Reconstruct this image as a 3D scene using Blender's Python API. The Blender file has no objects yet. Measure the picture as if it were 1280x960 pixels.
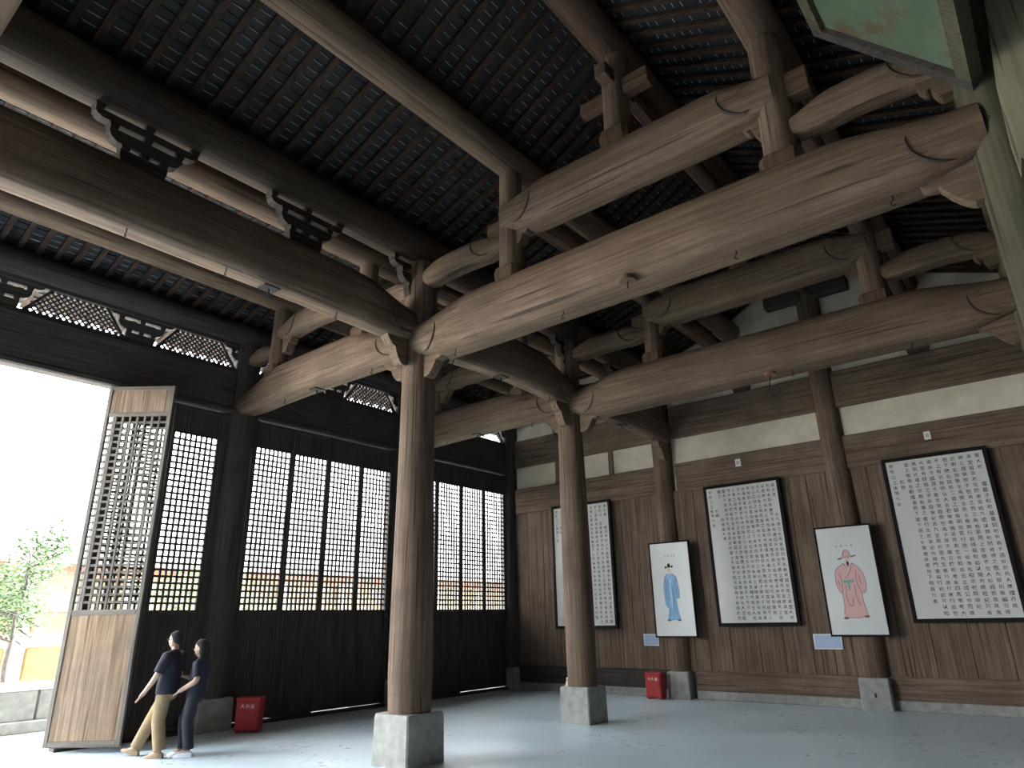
import bpy, bmesh, math, random
from mathutils import Vector, Matrix
random.seed(7)
R = math.radians
COL = bpy.context.scene.collection
SC = bpy.context.scene
# ---------------------------------------------------------------- camera
F_PX = 837.79
YAW, PITCH, ROLL = R(38.863), R(19.360), R(-1.1628)
fw = Vector((math.cos(PITCH)*math.cos(YAW), math.cos(PITCH)*math.sin(YAW), math.sin(PITCH)))
rt = fw.cross(Vector((0, 0, 1))).normalized()
up = rt.cross(fw)
r2 = math.cos(ROLL)*rt + math.sin(ROLL)*up
u2 = -math.sin(ROLL)*rt + math.cos(ROLL)*up
cd = bpy.data.cameras.new('camera')
cd.sensor_fit = 'HORIZONTAL'; cd.sensor_width = 36.0; cd.lens = F_PX/1280*36.0
cd.clip_start = .05; cd.clip_end = 500
cam = bpy.data.objects.new('camera', cd); COL.objects.link(cam)
m = Matrix.Identity(4)
for i in range(3):
    m[i][0] = r2[i]; m[i][1] = u2[i]; m[i][2] = -fw[i]
m[0][3], m[1][3], m[2][3] = 0, 0, 1.80
cam.matrix_world = m
SC.camera = cam
# ---------------------------------------------------------------- sky, sun, exposure
SKY, SUN = 7.0, 24.0
w = bpy.data.worlds.new('sky'); SC.world = w; w.use_nodes = True
bg = w.node_tree.nodes['Background']
bg.inputs['Color'].default_value = (.95, .97, 1.0, 1); bg.inputs['Strength'].default_value = SKY
sl = bpy.data.lights.new('sun', 'SUN'); sl.energy = SUN; sl.angle = R(.6); sl.color = (1, .95, .86)
so = bpy.data.objects.new('sun', sl); COL.objects.link(so)
so.rotation_euler = Vector((-.35, .5, -1)).to_track_quat('-Z', 'Y').to_euler()   # from behind the hall, high
def portal(x0, x1, y, z0, z1, inward):
    l = bpy.data.lights.new('sky_portal', 'AREA'); l.shape = 'RECTANGLE'; l.size = x1-x0; l.size_y = z1-z0
    l.cycles.is_portal = True
    o = bpy.data.objects.new('sky_portal', l); COL.objects.link(o)
    o.location = ((x0+x1)/2, y, (z0+z1)/2)
    o.rotation_euler = (R(-90) if inward < 0 else R(90), 0, 0)
vs = SC.view_settings
vs.view_transform = 'Standard'; vs.look = 'None'; vs.exposure = 1.62; vs.gamma = 1.0; vs.use_curve_mapping = False
SC.cycles.max_bounces = 12; SC.cycles.diffuse_bounces = 6; SC.cycles.glossy_bounces = 4
# ---------------------------------------------------------------- layout
XD, XA, XB, XC = .27, 6.95, 11.45, 15.85          # frames
Y0, Y1, YR, Y2 = 12.95, 7.6, 3.6, -.35            # front row, inner row, ridge, rear row
YP1, YP3 = 5.55, 1.55
YE1, YE2 = 11.72, 8.95                            # posts of the front aisle
# ---------------------------------------------------------------- helpers
class MB:
    def __init__(s): s.v = []; s.f = []; s.m = []
    def add(s, vs, fs, mi=0):
        o = len(s.v); s.v += [tuple(p) for p in vs]
        s.f += [tuple(i+o for i in f) for f in fs]; s.m += [mi]*len(fs)
        return s
    def box(s, x0, x1, y0, y1, z0, z1, mi=0):
        return s.add([(x0,y0,z0),(x1,y0,z0),(x1,y1,z0),(x0,y1,z0),(x0,y0,z1),(x1,y0,z1),(x1,y1,z1),(x0,y1,z1)],
              [(3,2,1,0),(4,5,6,7),(0,1,5,4),(1,2,6,5),(2,3,7,6),(3,0,4,7)], mi)
    def cbox(s, x0, x1, y0, y1, z0, z1, c=.01, mi=0):
        """box with chamfered edges"""
        bm = bmesh.new(); bmesh.ops.create_cube(bm, size=1)
        for v in bm.verts:
            v.co = Vector(((x0+x1)/2+v.co.x*(x1-x0), (y0+y1)/2+v.co.y*(y1-y0), (z0+z1)/2+v.co.z*(z1-z0)))
        bmesh.ops.bevel(bm, geom=bm.edges[:], offset=c, segments=1, affect='EDGES', profile=.5)
        bm.verts.index_update()
        s.add([v.co[:] for v in bm.verts], [[v.index for v in f.verts] for f in bm.faces], mi); bm.free(); return s
    def loft(s, rings, cap=True, mi=0, closed=True):
        n = len(rings[0]); vs = [p for r in rings for p in r]; fs = []
        for i in range(len(rings)-1):
            for j in range(n if closed else n-1):
                k = (j+1) % n
                fs.append((i*n+j, i*n+k, (i+1)*n+k, (i+1)*n+j))
        if cap:
            fs.append(tuple(range(n))[::-1]); fs.append(tuple((len(rings)-1)*n+j for j in range(n)))
        return s.add(vs, fs, mi)
    def tube(s, path, rad, n=10, mi=0, cap=True, flat=(1, 1)):
        path = [Vector(p) for p in path]
        if not isinstance(rad, (list, tuple)): rad = [rad]*len(path)
        rings = []; ref = None
        for i, p in enumerate(path):
            d = (path[min(i+1, len(path)-1)]-path[max(i-1, 0)]).normalized()
            if ref is None:
                ref = Vector((0, 0, 1)) if abs(d.z) < .9 else Vector((1, 0, 0))
            a = d.cross(ref).normalized(); b = a.cross(d).normalized(); ref = b
            rings.append([p+rad[i]*(flat[0]*math.cos(2*math.pi*k/n)*a+flat[1]*math.sin(2*math.pi*k/n)*b) for k in range(n)])
        return s.loft(rings, cap, mi)
    def prism(s, poly, axis, a, b, mi=0):
        """poly: list of (p,q); axis x: (y,z), y: (x,z), z: (x,y)"""
        def P(p, q, t): return {'x': (t, p, q), 'y': (p, t, q), 'z': (p, q, t)}[axis]
        n = len(poly)
        vs = [P(p, q, a) for p, q in poly]+[P(p, q, b) for p, q in poly]
        fs = [tuple(range(n)), tuple(range(2*n-1, n-1, -1))]+[(i, i+n, (i+1) % n+n, (i+1) % n) for i in range(n)]
        return s.add(vs, fs, mi)
    def mesh(s, name, mats, origin, smooth=None):
        me = bpy.data.meshes.new(name)
        me.from_pydata([(p[0]-origin[0], p[1]-origin[1], p[2]-origin[2]) for p in s.v], [], s.f)
        for mt in mats: me.materials.append(mt)
        if len(mats) > 1: me.polygons.foreach_set('material_index', s.m)
        bm = bmesh.new(); bm.from_mesh(me); bmesh.ops.recalc_face_normals(bm, faces=bm.faces[:]); bm.to_mesh(me); bm.free()
        if smooth is not None:
            me.polygons.foreach_set('use_smooth', [True]*len(me.polygons)); me.set_sharp_from_angle(angle=R(smooth))
        me.update(); return me
    def build(s, name, mat, parent=None, label=None, cat=None, group=None, kind=None, smooth=None, origin=None):
        mats = mat if isinstance(mat, (list, tuple)) else [mat]
        if origin is None:
            xs, ys, zs = zip(*s.v)
            origin = ((min(xs)+max(xs))/2, (min(ys)+max(ys))/2, min(zs))
        o = bpy.data.objects.new(name, s.mesh(name, mats, origin, smooth)); COL.objects.link(o)
        o.location = origin
        if parent is not None:
            o.parent = parent; g = Vector(origin); p = parent
            while p is not None: g -= p.location; p = p.parent
            o.location = g
        return tag(o, label, cat, group, kind)
def tag(o, label=None, cat=None, group=None, kind=None):
    if label: o['label'] = label
    if cat: o['category'] = cat
    if group: o['group'] = group
    if kind: o['kind'] = kind
    return o
def empty(name, loc, label=None, cat=None, group=None, kind=None):
    o = bpy.data.objects.new(name, None); COL.objects.link(o); o.location = loc; o.empty_display_size = .1
    return tag(o, label, cat, group, kind)
def dup(o, loc=None, parent=None):
    c = o.copy(); COL.objects.link(c); c.parent = parent
    if loc is not None: c.location = loc
    for ch in list(o.children): dup(ch, None, c)
    return c
# ---------------------------------------------------------------- materials
def nodes(name):
    mt = bpy.data.materials.new(name); mt.use_nodes = True
    nt = mt.node_tree; b = nt.nodes['Principled BSDF']
    return mt, nt, b
def plain(name, col, rough=.6, metal=0.0, emit=None):
    mt, nt, b = nodes(name)
    b.inputs['Base Color'].default_value = (*col, 1); b.inputs['Roughness'].default_value = rough
    b.inputs['Metallic'].default_value = metal
    return mt
def ramp(nt, stops):
    r = nt.nodes.new('ShaderNodeValToRGB'); e = r.color_ramp.elements
    while len(e) < len(stops): e.new(.5)
    for el, (p, c) in zip(e, stops): el.position = p; el.color = (*c, 1)
    return r
def coords(nt, scale, rnd=True):
    tc = nt.nodes.new('ShaderNodeTexCoord'); oi = nt.nodes.new('ShaderNodeObjectInfo')
    mu = nt.nodes.new('ShaderNodeMath'); mu.operation = 'MULTIPLY'; mu.inputs[1].default_value = 37.0 if rnd else 0
    nt.links.new(oi.outputs['Random'], mu.inputs[0])
    va = nt.nodes.new('ShaderNodeVectorMath'); va.operation = 'ADD'
    nt.links.new(tc.outputs['Object'], va.inputs[0]); nt.links.new(mu.outputs[0], va.inputs[1])
    mp = nt.nodes.new('ShaderNodeMapping'); mp.inputs['Scale'].default_value = scale
    nt.links.new(va.outputs[0], mp.inputs['Vector'])
    return mp, va
def mix(nt, fac, a, b, mode='MIX'):
    mx = nt.nodes.new('ShaderNodeMix'); mx.data_type = 'RGBA'; mx.blend_type = mode
    for s, i in ((fac, 0), (a, 6), (b, 7)):
        if isinstance(s, (int, float)): mx.inputs[i].default_value = s
        elif isinstance(s, tuple): mx.inputs[i].default_value = (*s, 1)
        else: nt.links.new(s, mx.inputs[i])
    return mx.outputs[2]
def noise(nt, vec, scale, detail=4, rough=.55):
    n = nt.nodes.new('ShaderNodeTexNoise'); n.inputs['Scale'].default_value = scale
    n.inputs['Detail'].default_value = detail; n.inputs['Roughness'].default_value = rough
    nt.links.new(vec, n.inputs['Vector']); return n
WC = {}
def wood(dark, light, axis='x', stain=(.1, .08, .06), rough=.75, crack=.75, key=''):
    k = (dark, light, axis, stain, rough, crack)
    if k in WC: return WC[k]
    dark, light, stain = [tuple(v*.8 for v in c) for c in (dark, light, stain)]
    mt, nt, b = nodes('wood_'+axis+key)
    sc = {'x': (.7, 20, 20), 'y': (20, .7, 20), 'z': (20, 20, .7)}[axis]
    mp, raw = coords(nt, sc)
    n1 = noise(nt, mp.outputs[0], 1.0, 6, .65)
    r1 = ramp(nt, [(.34, dark), (.64, light)]); nt.links.new(n1.outputs['Fac'], r1.inputs[0])
    n2 = noise(nt, raw.outputs[0], 1.3, 5, .6)
    r2_ = ramp(nt, [(.42, (0, 0, 0)), (.72, (1, 1, 1))]); nt.links.new(n2.outputs['Fac'], r2_.inputs[0])
    ml = nt.nodes.new('ShaderNodeMath'); ml.operation = 'MULTIPLY'; ml.inputs[1].default_value = .55
    nt.links.new(r2_.outputs[0], ml.inputs[0])
    c1 = mix(nt, ml.outputs[0], r1.outputs[0], stain)
    sc2 = {'x': (.45, 26, 26), 'y': (26, .45, 26), 'z': (26, 26, .45)}[axis]
    mp2 = nt.nodes.new('ShaderNodeMapping'); mp2.inputs['Scale'].default_value = sc2
    nt.links.new(raw.outputs[0], mp2.inputs['Vector'])
    n3 = noise(nt, mp2.outputs[0], 1.0, 2, .4)
    r3 = ramp(nt, [(.31, (1, 1, 1)), (.36, (0, 0, 0))]); nt.links.new(n3.outputs['Fac'], r3.inputs[0])
    m3 = nt.nodes.new('ShaderNodeMath'); m3.operation = 'MULTIPLY'; m3.inputs[1].default_value = crack
    nt.links.new(r3.outputs[0], m3.inputs[0])
    c2 = mix(nt, m3.outputs[0], c1, tuple(v*.3 for v in dark))
    nt.links.new(c2, b.inputs['Base Color']); b.inputs['Roughness'].default_value = rough
    b.inputs['Specular IOR Level'].default_value = .25
    bp = nt.nodes.new('ShaderNodeBump'); bp.inputs['Strength'].default_value = .45; bp.inputs['Distance'].default_value = .02
    nt.links.new(n1.outputs['Fac'], bp.inputs['Height']); nt.links.new(bp.outputs[0], b.inputs['Normal'])
    WC[k] = mt; return mt
def mottled(name, a, c, scale=3.0, rough=.8, spots=None, detail=6, bump=.15):
    mt, nt, b = nodes(name)
    mp, raw = coords(nt, (1, 1, 1))
    n1 = noise(nt, raw.outputs[0], scale, detail, .6)
    r1 = ramp(nt, [(.32, a), (.68, c)]); nt.links.new(n1.outputs['Fac'], r1.inputs[0]); out = r1.outputs[0]
    if spots:
        n2 = noise(nt, raw.outputs[0], spots[1], 5, .65)
        r2_ = ramp(nt, [(spots[2], (0, 0, 0)), (spots[2]+.08, (1, 1, 1))]); nt.links.new(n2.outputs['Fac'], r2_.inputs[0])
        out = mix(nt, r2_.outputs[0], out, spots[0])
    nt.links.new(out, b.inputs['Base Color']); b.inputs['Roughness'].default_value = rough
    bp = nt.nodes.new('ShaderNodeBump'); bp.inputs['Strength'].default_value = bump; bp.inputs['Distance'].default_value = .02
    nt.links.new(n1.outputs['Fac'], bp.inputs['Height']); nt.links.new(bp.outputs[0], b.inputs['Normal'])
    return mt
def W_beam(ax): return wood((.145, .092, .060), (.275, .19, .132), ax, (.085, .064, .040), key='_pale')
def W_col(ax='z'): return wood((.135, .086, .058), (.285, .198, .142), ax, (.075, .053, .036), key='_column')
def W_red(ax): return wood((.095, .053, .035), (.20, .122, .08), ax, (.06, .039, .027), key='_red')
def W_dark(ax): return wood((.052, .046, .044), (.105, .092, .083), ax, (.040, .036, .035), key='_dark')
def W_wall(ax): return wood((.135, .09, .064), (.31, .222, .158), ax, (.10, .074, .056), crack=.8, key='_wall')
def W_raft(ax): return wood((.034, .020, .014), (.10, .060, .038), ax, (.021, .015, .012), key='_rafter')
M_stone = mottled('stone', (.25, .26, .24), (.39, .40, .365), 6, .85, ((.16, .16, .15), 34, .66))
M_plaster = mottled('plaster', (.60, .54, .42), (.75, .685, .56), 2.2, .9, ((.50, .44, .33), 5, .66))
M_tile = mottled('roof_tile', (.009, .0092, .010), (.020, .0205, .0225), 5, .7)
M_tile_edge = plain('tile_light_dash', (.40, .40, .40), .8)  # pale colour painted in for the bright light dashes between tiles
M_iron = plain('iron', (.035, .03, .028), .6, .6)
M_groove = plain('groove', (.06, .04, .03), .9)
M_white = plain('white_paper', (.80, .80, .78), .7)
M_ink = plain('ink', (.015, .015, .018), .8)
M_frame = plain('black_frame', (.010, .009, .009), .65)
M_frame.node_tree.nodes['Principled BSDF'].inputs['Specular IOR Level'].default_value = .15
def floor_mat():
    mt, nt, b = nodes('worn_floor')
    mp, raw = coords(nt, (1, 1, 1), False)
    n1 = noise(nt, raw.outputs[0], .55, 5, .6)
    r1 = ramp(nt, [(.3, (.50, .63, .70)), (.7, (.64, .76, .82))]); nt.links.new(n1.outputs['Fac'], r1.inputs[0])
    n2 = noise(nt, raw.outputs[0], 1.1, 2, .5)
    mp2 = nt.nodes.new('ShaderNodeMapping'); mp2.inputs['Scale'].default_value = (7, 7, 7)
    nt.links.new(raw.outputs[0], mp2.inputs['Vector'])
    n3 = noise(nt, mp2.outputs[0], 1.0, 5, .75)
    rA = ramp(nt, [(.48, (0, 0, 0)), (.58, (1, 1, 1))]); nt.links.new(n2.outputs['Fac'], rA.inputs[0])
    rB = ramp(nt, [(.57, (0, 0, 0)), (.63, (1, 1, 1))]); nt.links.new(n3.outputs['Fac'], rB.inputs[0])
    mk = mix(nt, 1.0, rA.outputs[0], rB.outputs[0], 'MULTIPLY')
    c = mix(nt, mk, r1.outputs[0], (.22, .25, .26))
    vo = nt.nodes.new('ShaderNodeTexVoronoi'); vo.feature = 'DISTANCE_TO_EDGE'; vo.inputs['Scale'].default_value = .9
    nt.links.new(raw.outputs[0], vo.inputs['Vector'])
    rC = ramp(nt, [(.002, (1, 1, 1)), (.006, (0, 0, 0))]); nt.links.new(vo.outputs['Distance'], rC.inputs[0])
    mk2 = mix(nt, 1.0, rA.outputs[0], rC.outputs[0], 'MULTIPLY')
    c = mix(nt, mk2, c, (.42, .48, .51))
    nt.links.new(c, b.inputs['Base Color'])
    b.inputs['Roughness'].default_value = .34; b.inputs['Specular IOR Level'].default_value = .5
    rr = ramp(nt, [(.3, (.28, .28, .28)), (.7, (.48, .48, .48))]); nt.links.new(n1.outputs['Fac'], rr.inputs[0])
    nt.links.new(rr.outputs[0], b.inputs['Roughness'])
    bp = nt.nodes.new('ShaderNodeBump'); bp.inputs['Strength'].default_value = .06; bp.inputs['Distance'].default_value = .02
    nt.links.new(n3.outputs['Fac'], bp.inputs['Height']); nt.links.new(bp.outputs[0], b.inputs['Normal'])
    return mt
M_floor = floor_mat()
# ================================================================ STRUCTURE
MB().box(-7.2, 16.1, -5.4, 13.35, -.3, 0).build('floor', M_floor, label='smooth worn blue-grey hall floor with dark scuffs', kind='structure')
M_pave = mottled('courtyard_paving', (.42, .42, .40), (.58, .58, .55), 1.5, .9)
MB().box(-60, 60, 13.35, 90, -.5, -.04).build('courtyard_ground', M_pave, label='bright sunlit stone paving outside the open entrance', kind='structure')
def pix(p):
    d = Vector(p)-Vector((0, 0, 1.8)); z = d.dot(fw)
    if z < .2: return None
    return 640+F_PX*d.dot(r2)/z, 480-F_PX*d.dot(u2)/z
def inview(p, mgn=20):
    q = pix(p)
    return q is not None and -mgn < q[0] < 1280+mgn and -mgn < q[1] < 960+mgn
# ---------------------------------------------------------------- roof: rafters and tiles
PROF = [(14.35, 7.55), (Y0, 8.0), (YE1, 8.40), (YE2, 8.45), (Y1, 8.18), (YP1, 8.87), (YR, 9.92), (YP3, 8.87), (Y2, 8.18), (-5.3, 6.8)]
ceiling = empty('ceiling', (0, 0, 0), 'dark tiled roof underside resting on rows of timber rafters', kind='structure')
sheet = MB()
for (ya, za), (yb, zb) in zip(PROF[:-1], PROF[1:]):
    sheet.add([(-7.2, ya, za+.17), (17.6, ya, za+.17), (17.6, yb, zb+.17), (-7.2, yb, zb+.17),
               (-7.2, ya, za+.24), (17.6, ya, za+.24), (17.6, yb, zb+.24), (-7.2, yb, zb+.24)],
              [(0, 1, 2, 3), (7, 6, 5, 4), (0, 4, 5, 1), (1, 5, 6, 2), (2, 6, 7, 3), (3, 7, 4, 0)])
sheet.build('roof_light_seal', M_tile, ceiling)  # unseen backing sheet, added to keep sky light from leaking between tiles
for y_, z_ in ((Y1, 8.12), (Y0, 7.93)):  # filler boards added to block bright gaps between purlin and rafters
    MB().box(-7.2, XC, y_-.02, y_+.02, z_, z_+.23).build('gap_filler', M_tile, ceiling)
RP = .28
rafters, tiles = [], []
for k, ((ya, za), (yb, zb)) in enumerate(zip(PROF[:-1], PROF[1:])):
    up_sl = 1 if zb > za else -1
    L = math.hypot(yb-ya, zb-za); uy, uz = (yb-ya)/L, (zb-za)/L
    ny, nz = (-uz, uy) if uy > 0 else (uz, -uy)
    nx = int((16.0+2.6)/RP)
    for i in range(nx):
        x = -2.5+i*RP
        rafters.append((k, x, (ya+yb)/2, (za+zb)/2))
        n = int(L/.135)
        for j in range(n):
            s = (j+.5)*L/n
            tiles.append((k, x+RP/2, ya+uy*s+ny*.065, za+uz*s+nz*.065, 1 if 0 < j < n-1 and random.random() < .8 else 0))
def basis(k):
    (ya, za), (yb, zb) = PROF[k], PROF[k+1]
    if zb < za: (ya, za), (yb, zb) = (yb, zb), (ya, za)
    L = math.hypot(yb-ya, zb-za); u = Vector((0, (yb-ya)/L, (zb-za)/L))     # up-slope
    n = Vector((0, -u.z, u.y)) if u.y > 0 else Vector((0, u.z, -u.y))
    return L, u, n
cp = Vector((0, 0, 1.8))
def order(it):
    p = Vector(it[1:4]); return (0 if inview(p, 60) else 1, (p-cp).length)
def piece_rings(k, c, wx, lo, hi, t, lift=0):
    L, u, n = basis(k); c = Vector(c)
    vs = []
    for zz in (0, t):
        for (s, x, lf) in ((lo, -wx/2, lift), (lo, wx/2, lift), (hi, wx/2, 0), (hi, -wx/2, 0)):
            vs.append(c+u*s+n*(zz+lf)+Vector((x, 0, 0)))
    return vs, [(3, 2, 1, 0), (4, 5, 6, 7), (0, 1, 5, 4), (1, 2, 6, 5), (2, 3, 7, 6), (3, 0, 4, 7)]
rafters.sort(key=order); tiles.sort(key=order)
shared = {}
rest = MB()
for i, (k, x, y, z) in enumerate(rafters):
    L = basis(k)[0]
    if i < 300:
        if k not in shared:
            vs, fs = piece_rings(k, (0, 0, 0), .09, -L/2-.03, L/2+.03, .055)
            shared[k] = MB().add(vs, fs).mesh('rafter', [W_raft('y')], (0, 0, 0))
        o = bpy.data.objects.new('rafter', shared[k]); COL.objects.link(o); o.parent = ceiling; o.location = (x, y, z)
    else:
        rest.add(*piece_rings(k, (x, y, z), .09, -L/2-.03, L/2+.03, .055))
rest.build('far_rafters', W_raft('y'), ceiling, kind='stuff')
shared = {}; rest = MB()
for i, (k, x, y, z, pe) in enumerate(tiles):
    vs, fs = piece_rings(k, (0, 0, 0) if i < 300 else (x, y, z), .262, -.10, .07, .017, .024)
    if i < 300:
        if (k, pe) not in shared:
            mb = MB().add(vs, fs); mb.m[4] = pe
            if pe: mb.add(*piece_rings(k, -basis(k)[2]*.004, .135, .0625, .069, .005), 1)  # pale strip under the upper edge, painting the same light dash
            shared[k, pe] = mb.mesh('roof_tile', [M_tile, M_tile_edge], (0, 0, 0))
        o = bpy.data.objects.new('roof_tile', shared[k, pe]); COL.objects.link(o); o.parent = ceiling; o.location = (x, y, z)
    else:
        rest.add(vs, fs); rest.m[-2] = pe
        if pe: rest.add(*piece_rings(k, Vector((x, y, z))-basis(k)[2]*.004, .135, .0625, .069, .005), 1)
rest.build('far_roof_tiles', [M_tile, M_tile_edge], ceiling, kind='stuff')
# ---------------------------------------------------------------- gable wall with planks, rails and plaster
gw = empty('wall_gable', (XC, 6.0, 0), 'timber plank and white plaster end wall hung with calligraphy', kind='structure')
def roofz(y):
    for (ya, za), (yb, zb) in zip(PROF[:-1], PROF[1:]):
        if yb <= y <= ya: return za+(zb-za)*(ya-y)/(ya-yb)
mb = MB()
prof = [(Y0+.2, 0), (-5.3, 0)]+[(y, z+.2) for y, z in reversed(PROF) if y <= Y0]
prof = [(min(p, Y0+.3), q) for p, q in prof]
mb.prism(prof, 'x', XC+.06, XC+.25).build('wall_core', M_plaster, gw)
yy = 12.7; random.seed(3)
pl_edges = []
while yy > -1.2:
    wd = random.uniform(.36, .72); pl_edges.append((yy-wd, yy)); yy -= wd
for a, b_ in pl_edges:
    dx = random.uniform(0, .012)
    MB().cbox(XC-.05-dx, XC+.05, a+.004, b_-.004, .58, 4.80, .006).build('plank', W_wall('z'), gw)
for (a, b_) in ((Y0-.3, Y1+.2), (Y1-.2, YR+.2), (YR-.2, Y2+.2), (Y2-.2, -5.0)):
    MB().cbox(XC-.10, XC+.06, b_, a, .17, .60, .012).build('skirting_beam', W_dark('y') if a > 12 else W_wall('y'), gw)
    MB().cbox(XC-.13, XC+.06, b_, a, 0, .18, .015).build('base_stone', M_stone, gw)
    MB().cbox(XC-.11, XC+.06, b_, a, 4.76, 5.12, .014).build('rail', W_wall('y'), gw)
    MB().cbox(XC-.12, XC+.06, b_, a, 5.12, 5.48, .014).build('rail', W_wall('y'), gw)
    MB().cbox(XC-.02, XC+.06, b_, a, 5.48, 6.16, .004).build('plaster_panel', M_plaster, gw)
    MB().cbox(XC-.12, XC+.06, b_, a, 6.14, 6.98, .016).build('rail', W_wall('y'), gw)
    if a < 8:
        MB().cbox(XC-.02, XC+.06, b_, a, 6.98, 7.40, .004).build('plaster_panel', M_plaster, gw)
        MB().cbox(XC-.12, XC+.06, b_, a, 7.38, 8.0, .016).build('rail', W_wall('y'), gw)
for y in (11.1, 9.3):
    MB().cbox(XC-.07, XC+.05, y-.07, y+.07, 5.48, 6.14, .008).build('mullion', W_wall('z'), gw)
for y in (5.45, 1.6):
    MB().prism([(y-.3, 7.38), (y+.3, 7.38), (y+.18, 6.98), (y-.18, 6.98)], 'x', XC-.1, XC).build('strut_block', W_red('y'), gw)
def arch_board(yc, z0, half, h, parent):
    pts = [(yc-half, z0), (yc+half, z0)]
    for i in range(13):
        t = math.pi*i/12; pts.append((yc+half*.92*math.cos(t), z0+.06+h*math.sin(t)**.8))
    return MB().prism(pts, 'x', XC-.05, XC+.03).build('plaster_panel', M_plaster, parent)
arch_board(11.9, 6.98, .75, .42, gw)
# other sides of the hall
W_side = W_dark('z')
MB().box(-7.4, -7.2, -5.4, 13.2, -.3, 9).build('wall_left', W_side, label='plain far side wall behind the viewer', kind='structure')
MB().box(-7.4, 16.1, -5.6, -5.4, -.3, 7.2).build('wall_back', W_side, label='plain rear wall behind the viewer', kind='structure')
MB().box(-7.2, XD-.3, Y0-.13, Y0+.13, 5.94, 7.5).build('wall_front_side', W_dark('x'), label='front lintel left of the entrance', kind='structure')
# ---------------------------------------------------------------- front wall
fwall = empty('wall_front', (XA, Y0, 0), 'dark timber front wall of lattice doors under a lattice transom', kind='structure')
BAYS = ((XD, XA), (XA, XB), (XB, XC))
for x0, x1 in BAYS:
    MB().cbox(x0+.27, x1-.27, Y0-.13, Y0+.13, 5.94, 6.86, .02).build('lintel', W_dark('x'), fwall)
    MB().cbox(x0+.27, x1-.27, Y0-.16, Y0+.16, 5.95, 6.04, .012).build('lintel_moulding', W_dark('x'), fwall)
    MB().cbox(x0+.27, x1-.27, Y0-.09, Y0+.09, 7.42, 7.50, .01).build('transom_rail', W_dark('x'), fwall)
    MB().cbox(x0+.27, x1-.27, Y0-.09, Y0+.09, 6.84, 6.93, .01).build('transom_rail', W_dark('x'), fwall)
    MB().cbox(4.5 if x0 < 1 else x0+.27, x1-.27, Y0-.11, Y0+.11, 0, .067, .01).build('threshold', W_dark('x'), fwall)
def trapezoid_lattice(xa, xb, ta, tb):
    """diagonal lattice in a trapezoid, bottom xa..xb at z 6.93, top ta..tb at z 7.42"""
    z0, z1 = 6.93, 7.42
    def lim(z):
        t = (z-z0)/(z1-z0); return xa+(ta-xa)*t, xb+(tb-xb)*t
    mb = MB(); P = .078; hw = .014
    for s in (1, -1):
        c = xa-1.0
        while c < xb+1.0:
            # line x = c + s*(z-z0); clip
            pts = []
            for i in range(41):
                z = z0+(z1-z0)*i/40; x = c+s*(z-z0); l, r = lim(z)
                if l <= x <= r: pts.append((x, z))
            if len(pts) > 2:
                (ax, az), (bx, bz) = pts[0], pts[-1]
                d = Vector((bx-ax, bz-az)).normalized(); n = Vector((-d.y, d.x))*hw; yo = .006*s
                poly = [(ax+n.x, az+n.y), (ax-n.x, az-n.y), (bx-n.x, bz-n.y), (bx+n.x, bz+n.y)]
                mb.prism(poly, 'y', Y0-.012+yo, Y0+.012+yo)
            c += P*1.3
    fr = MB(); b_ = .03
    for (p, q) in (((xa, z0), (ta, z1)), ((xb, z0), (tb, z1))):
        fr.prism([(p[0]-b_, p[1]), (p[0]+b_, p[1]), (q[0]+b_, q[1]), (q[0]-b_, q[1])], 'y', Y0-.04, Y0+.04)
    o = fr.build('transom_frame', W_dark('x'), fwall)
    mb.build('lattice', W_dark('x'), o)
    return o
def boards_beside(xa, ta, side_x):
    pass
def transoms(x0, x1, n):
    step = (x1-x0)/n
    for i in range(n):
        a, b_ = x0+i*step, x0+(i+1)*step
        trapezoid_lattice(a+.30, b_-.30, a+.66, b_-.66)
transoms(XD, XA, 3); transoms(XA, XB, 2); transoms(XB, XC, 2)
# ---------------------------------------------------------------- bracket sets
def bracket_set(xc, y, side, label, group, mat, th=.13, z0=6.86):
    e = empty('bracket_set', (xc, y, z0), label, 'bracket', group)
    def arm(x0, x1, za, zb, nm='arm', cur=.08):
        p = []
        for sx, xx in ((-1, x0), (1, x1)):
            if side and sx*side < 0:
                q = [(xx, zb), (xx, za)]
            else:
                q = [(xx, zb), (xx, zb-(zb-za)*.35), (xx-sx*cur*.35, za+(zb-za)*.25), (xx-sx*cur, za)]
            p += q if sx < 0 else q[::-1]
        MB().prism(p, 'y', y-th/2, y+th/2).build(nm, mat, e)
    def L(a): return xc-a if side <= 0 else xc+.16
    def Rr(a): return xc+a if side >= 0 else xc-.16
    arm(L(.27), Rr(.27), z0, z0+.21, 'base_block', .06)
    arm(L(.42), Rr(.42), z0+.27, z0+.43, 'arm', .10)
    arm(L(.60), Rr(.60), z0+.50, z0+.60, 'arm', .08)
    for (pos, za, zb) in (((0, .22), .21, .27), ((0, .38), .43, .50), ((0, .56), .60, .665)):
        for q in pos:
            for s in ((1, -1) if q else (1,)):
                if side and s*side < 0 and q: continue
                if side and not q: continue
                x = xc+s*q
                MB().prism([(x-.04, z0+za-.003), (x+.04, z0+za-.003), (x+.055, z0+zb+.003), (x-.055, z0+zb+.003)], 'y', y-th/2-.012, y+th/2+.012).build('bearing_block', mat, e)
    return e
WD = W_dark('x')
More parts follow.
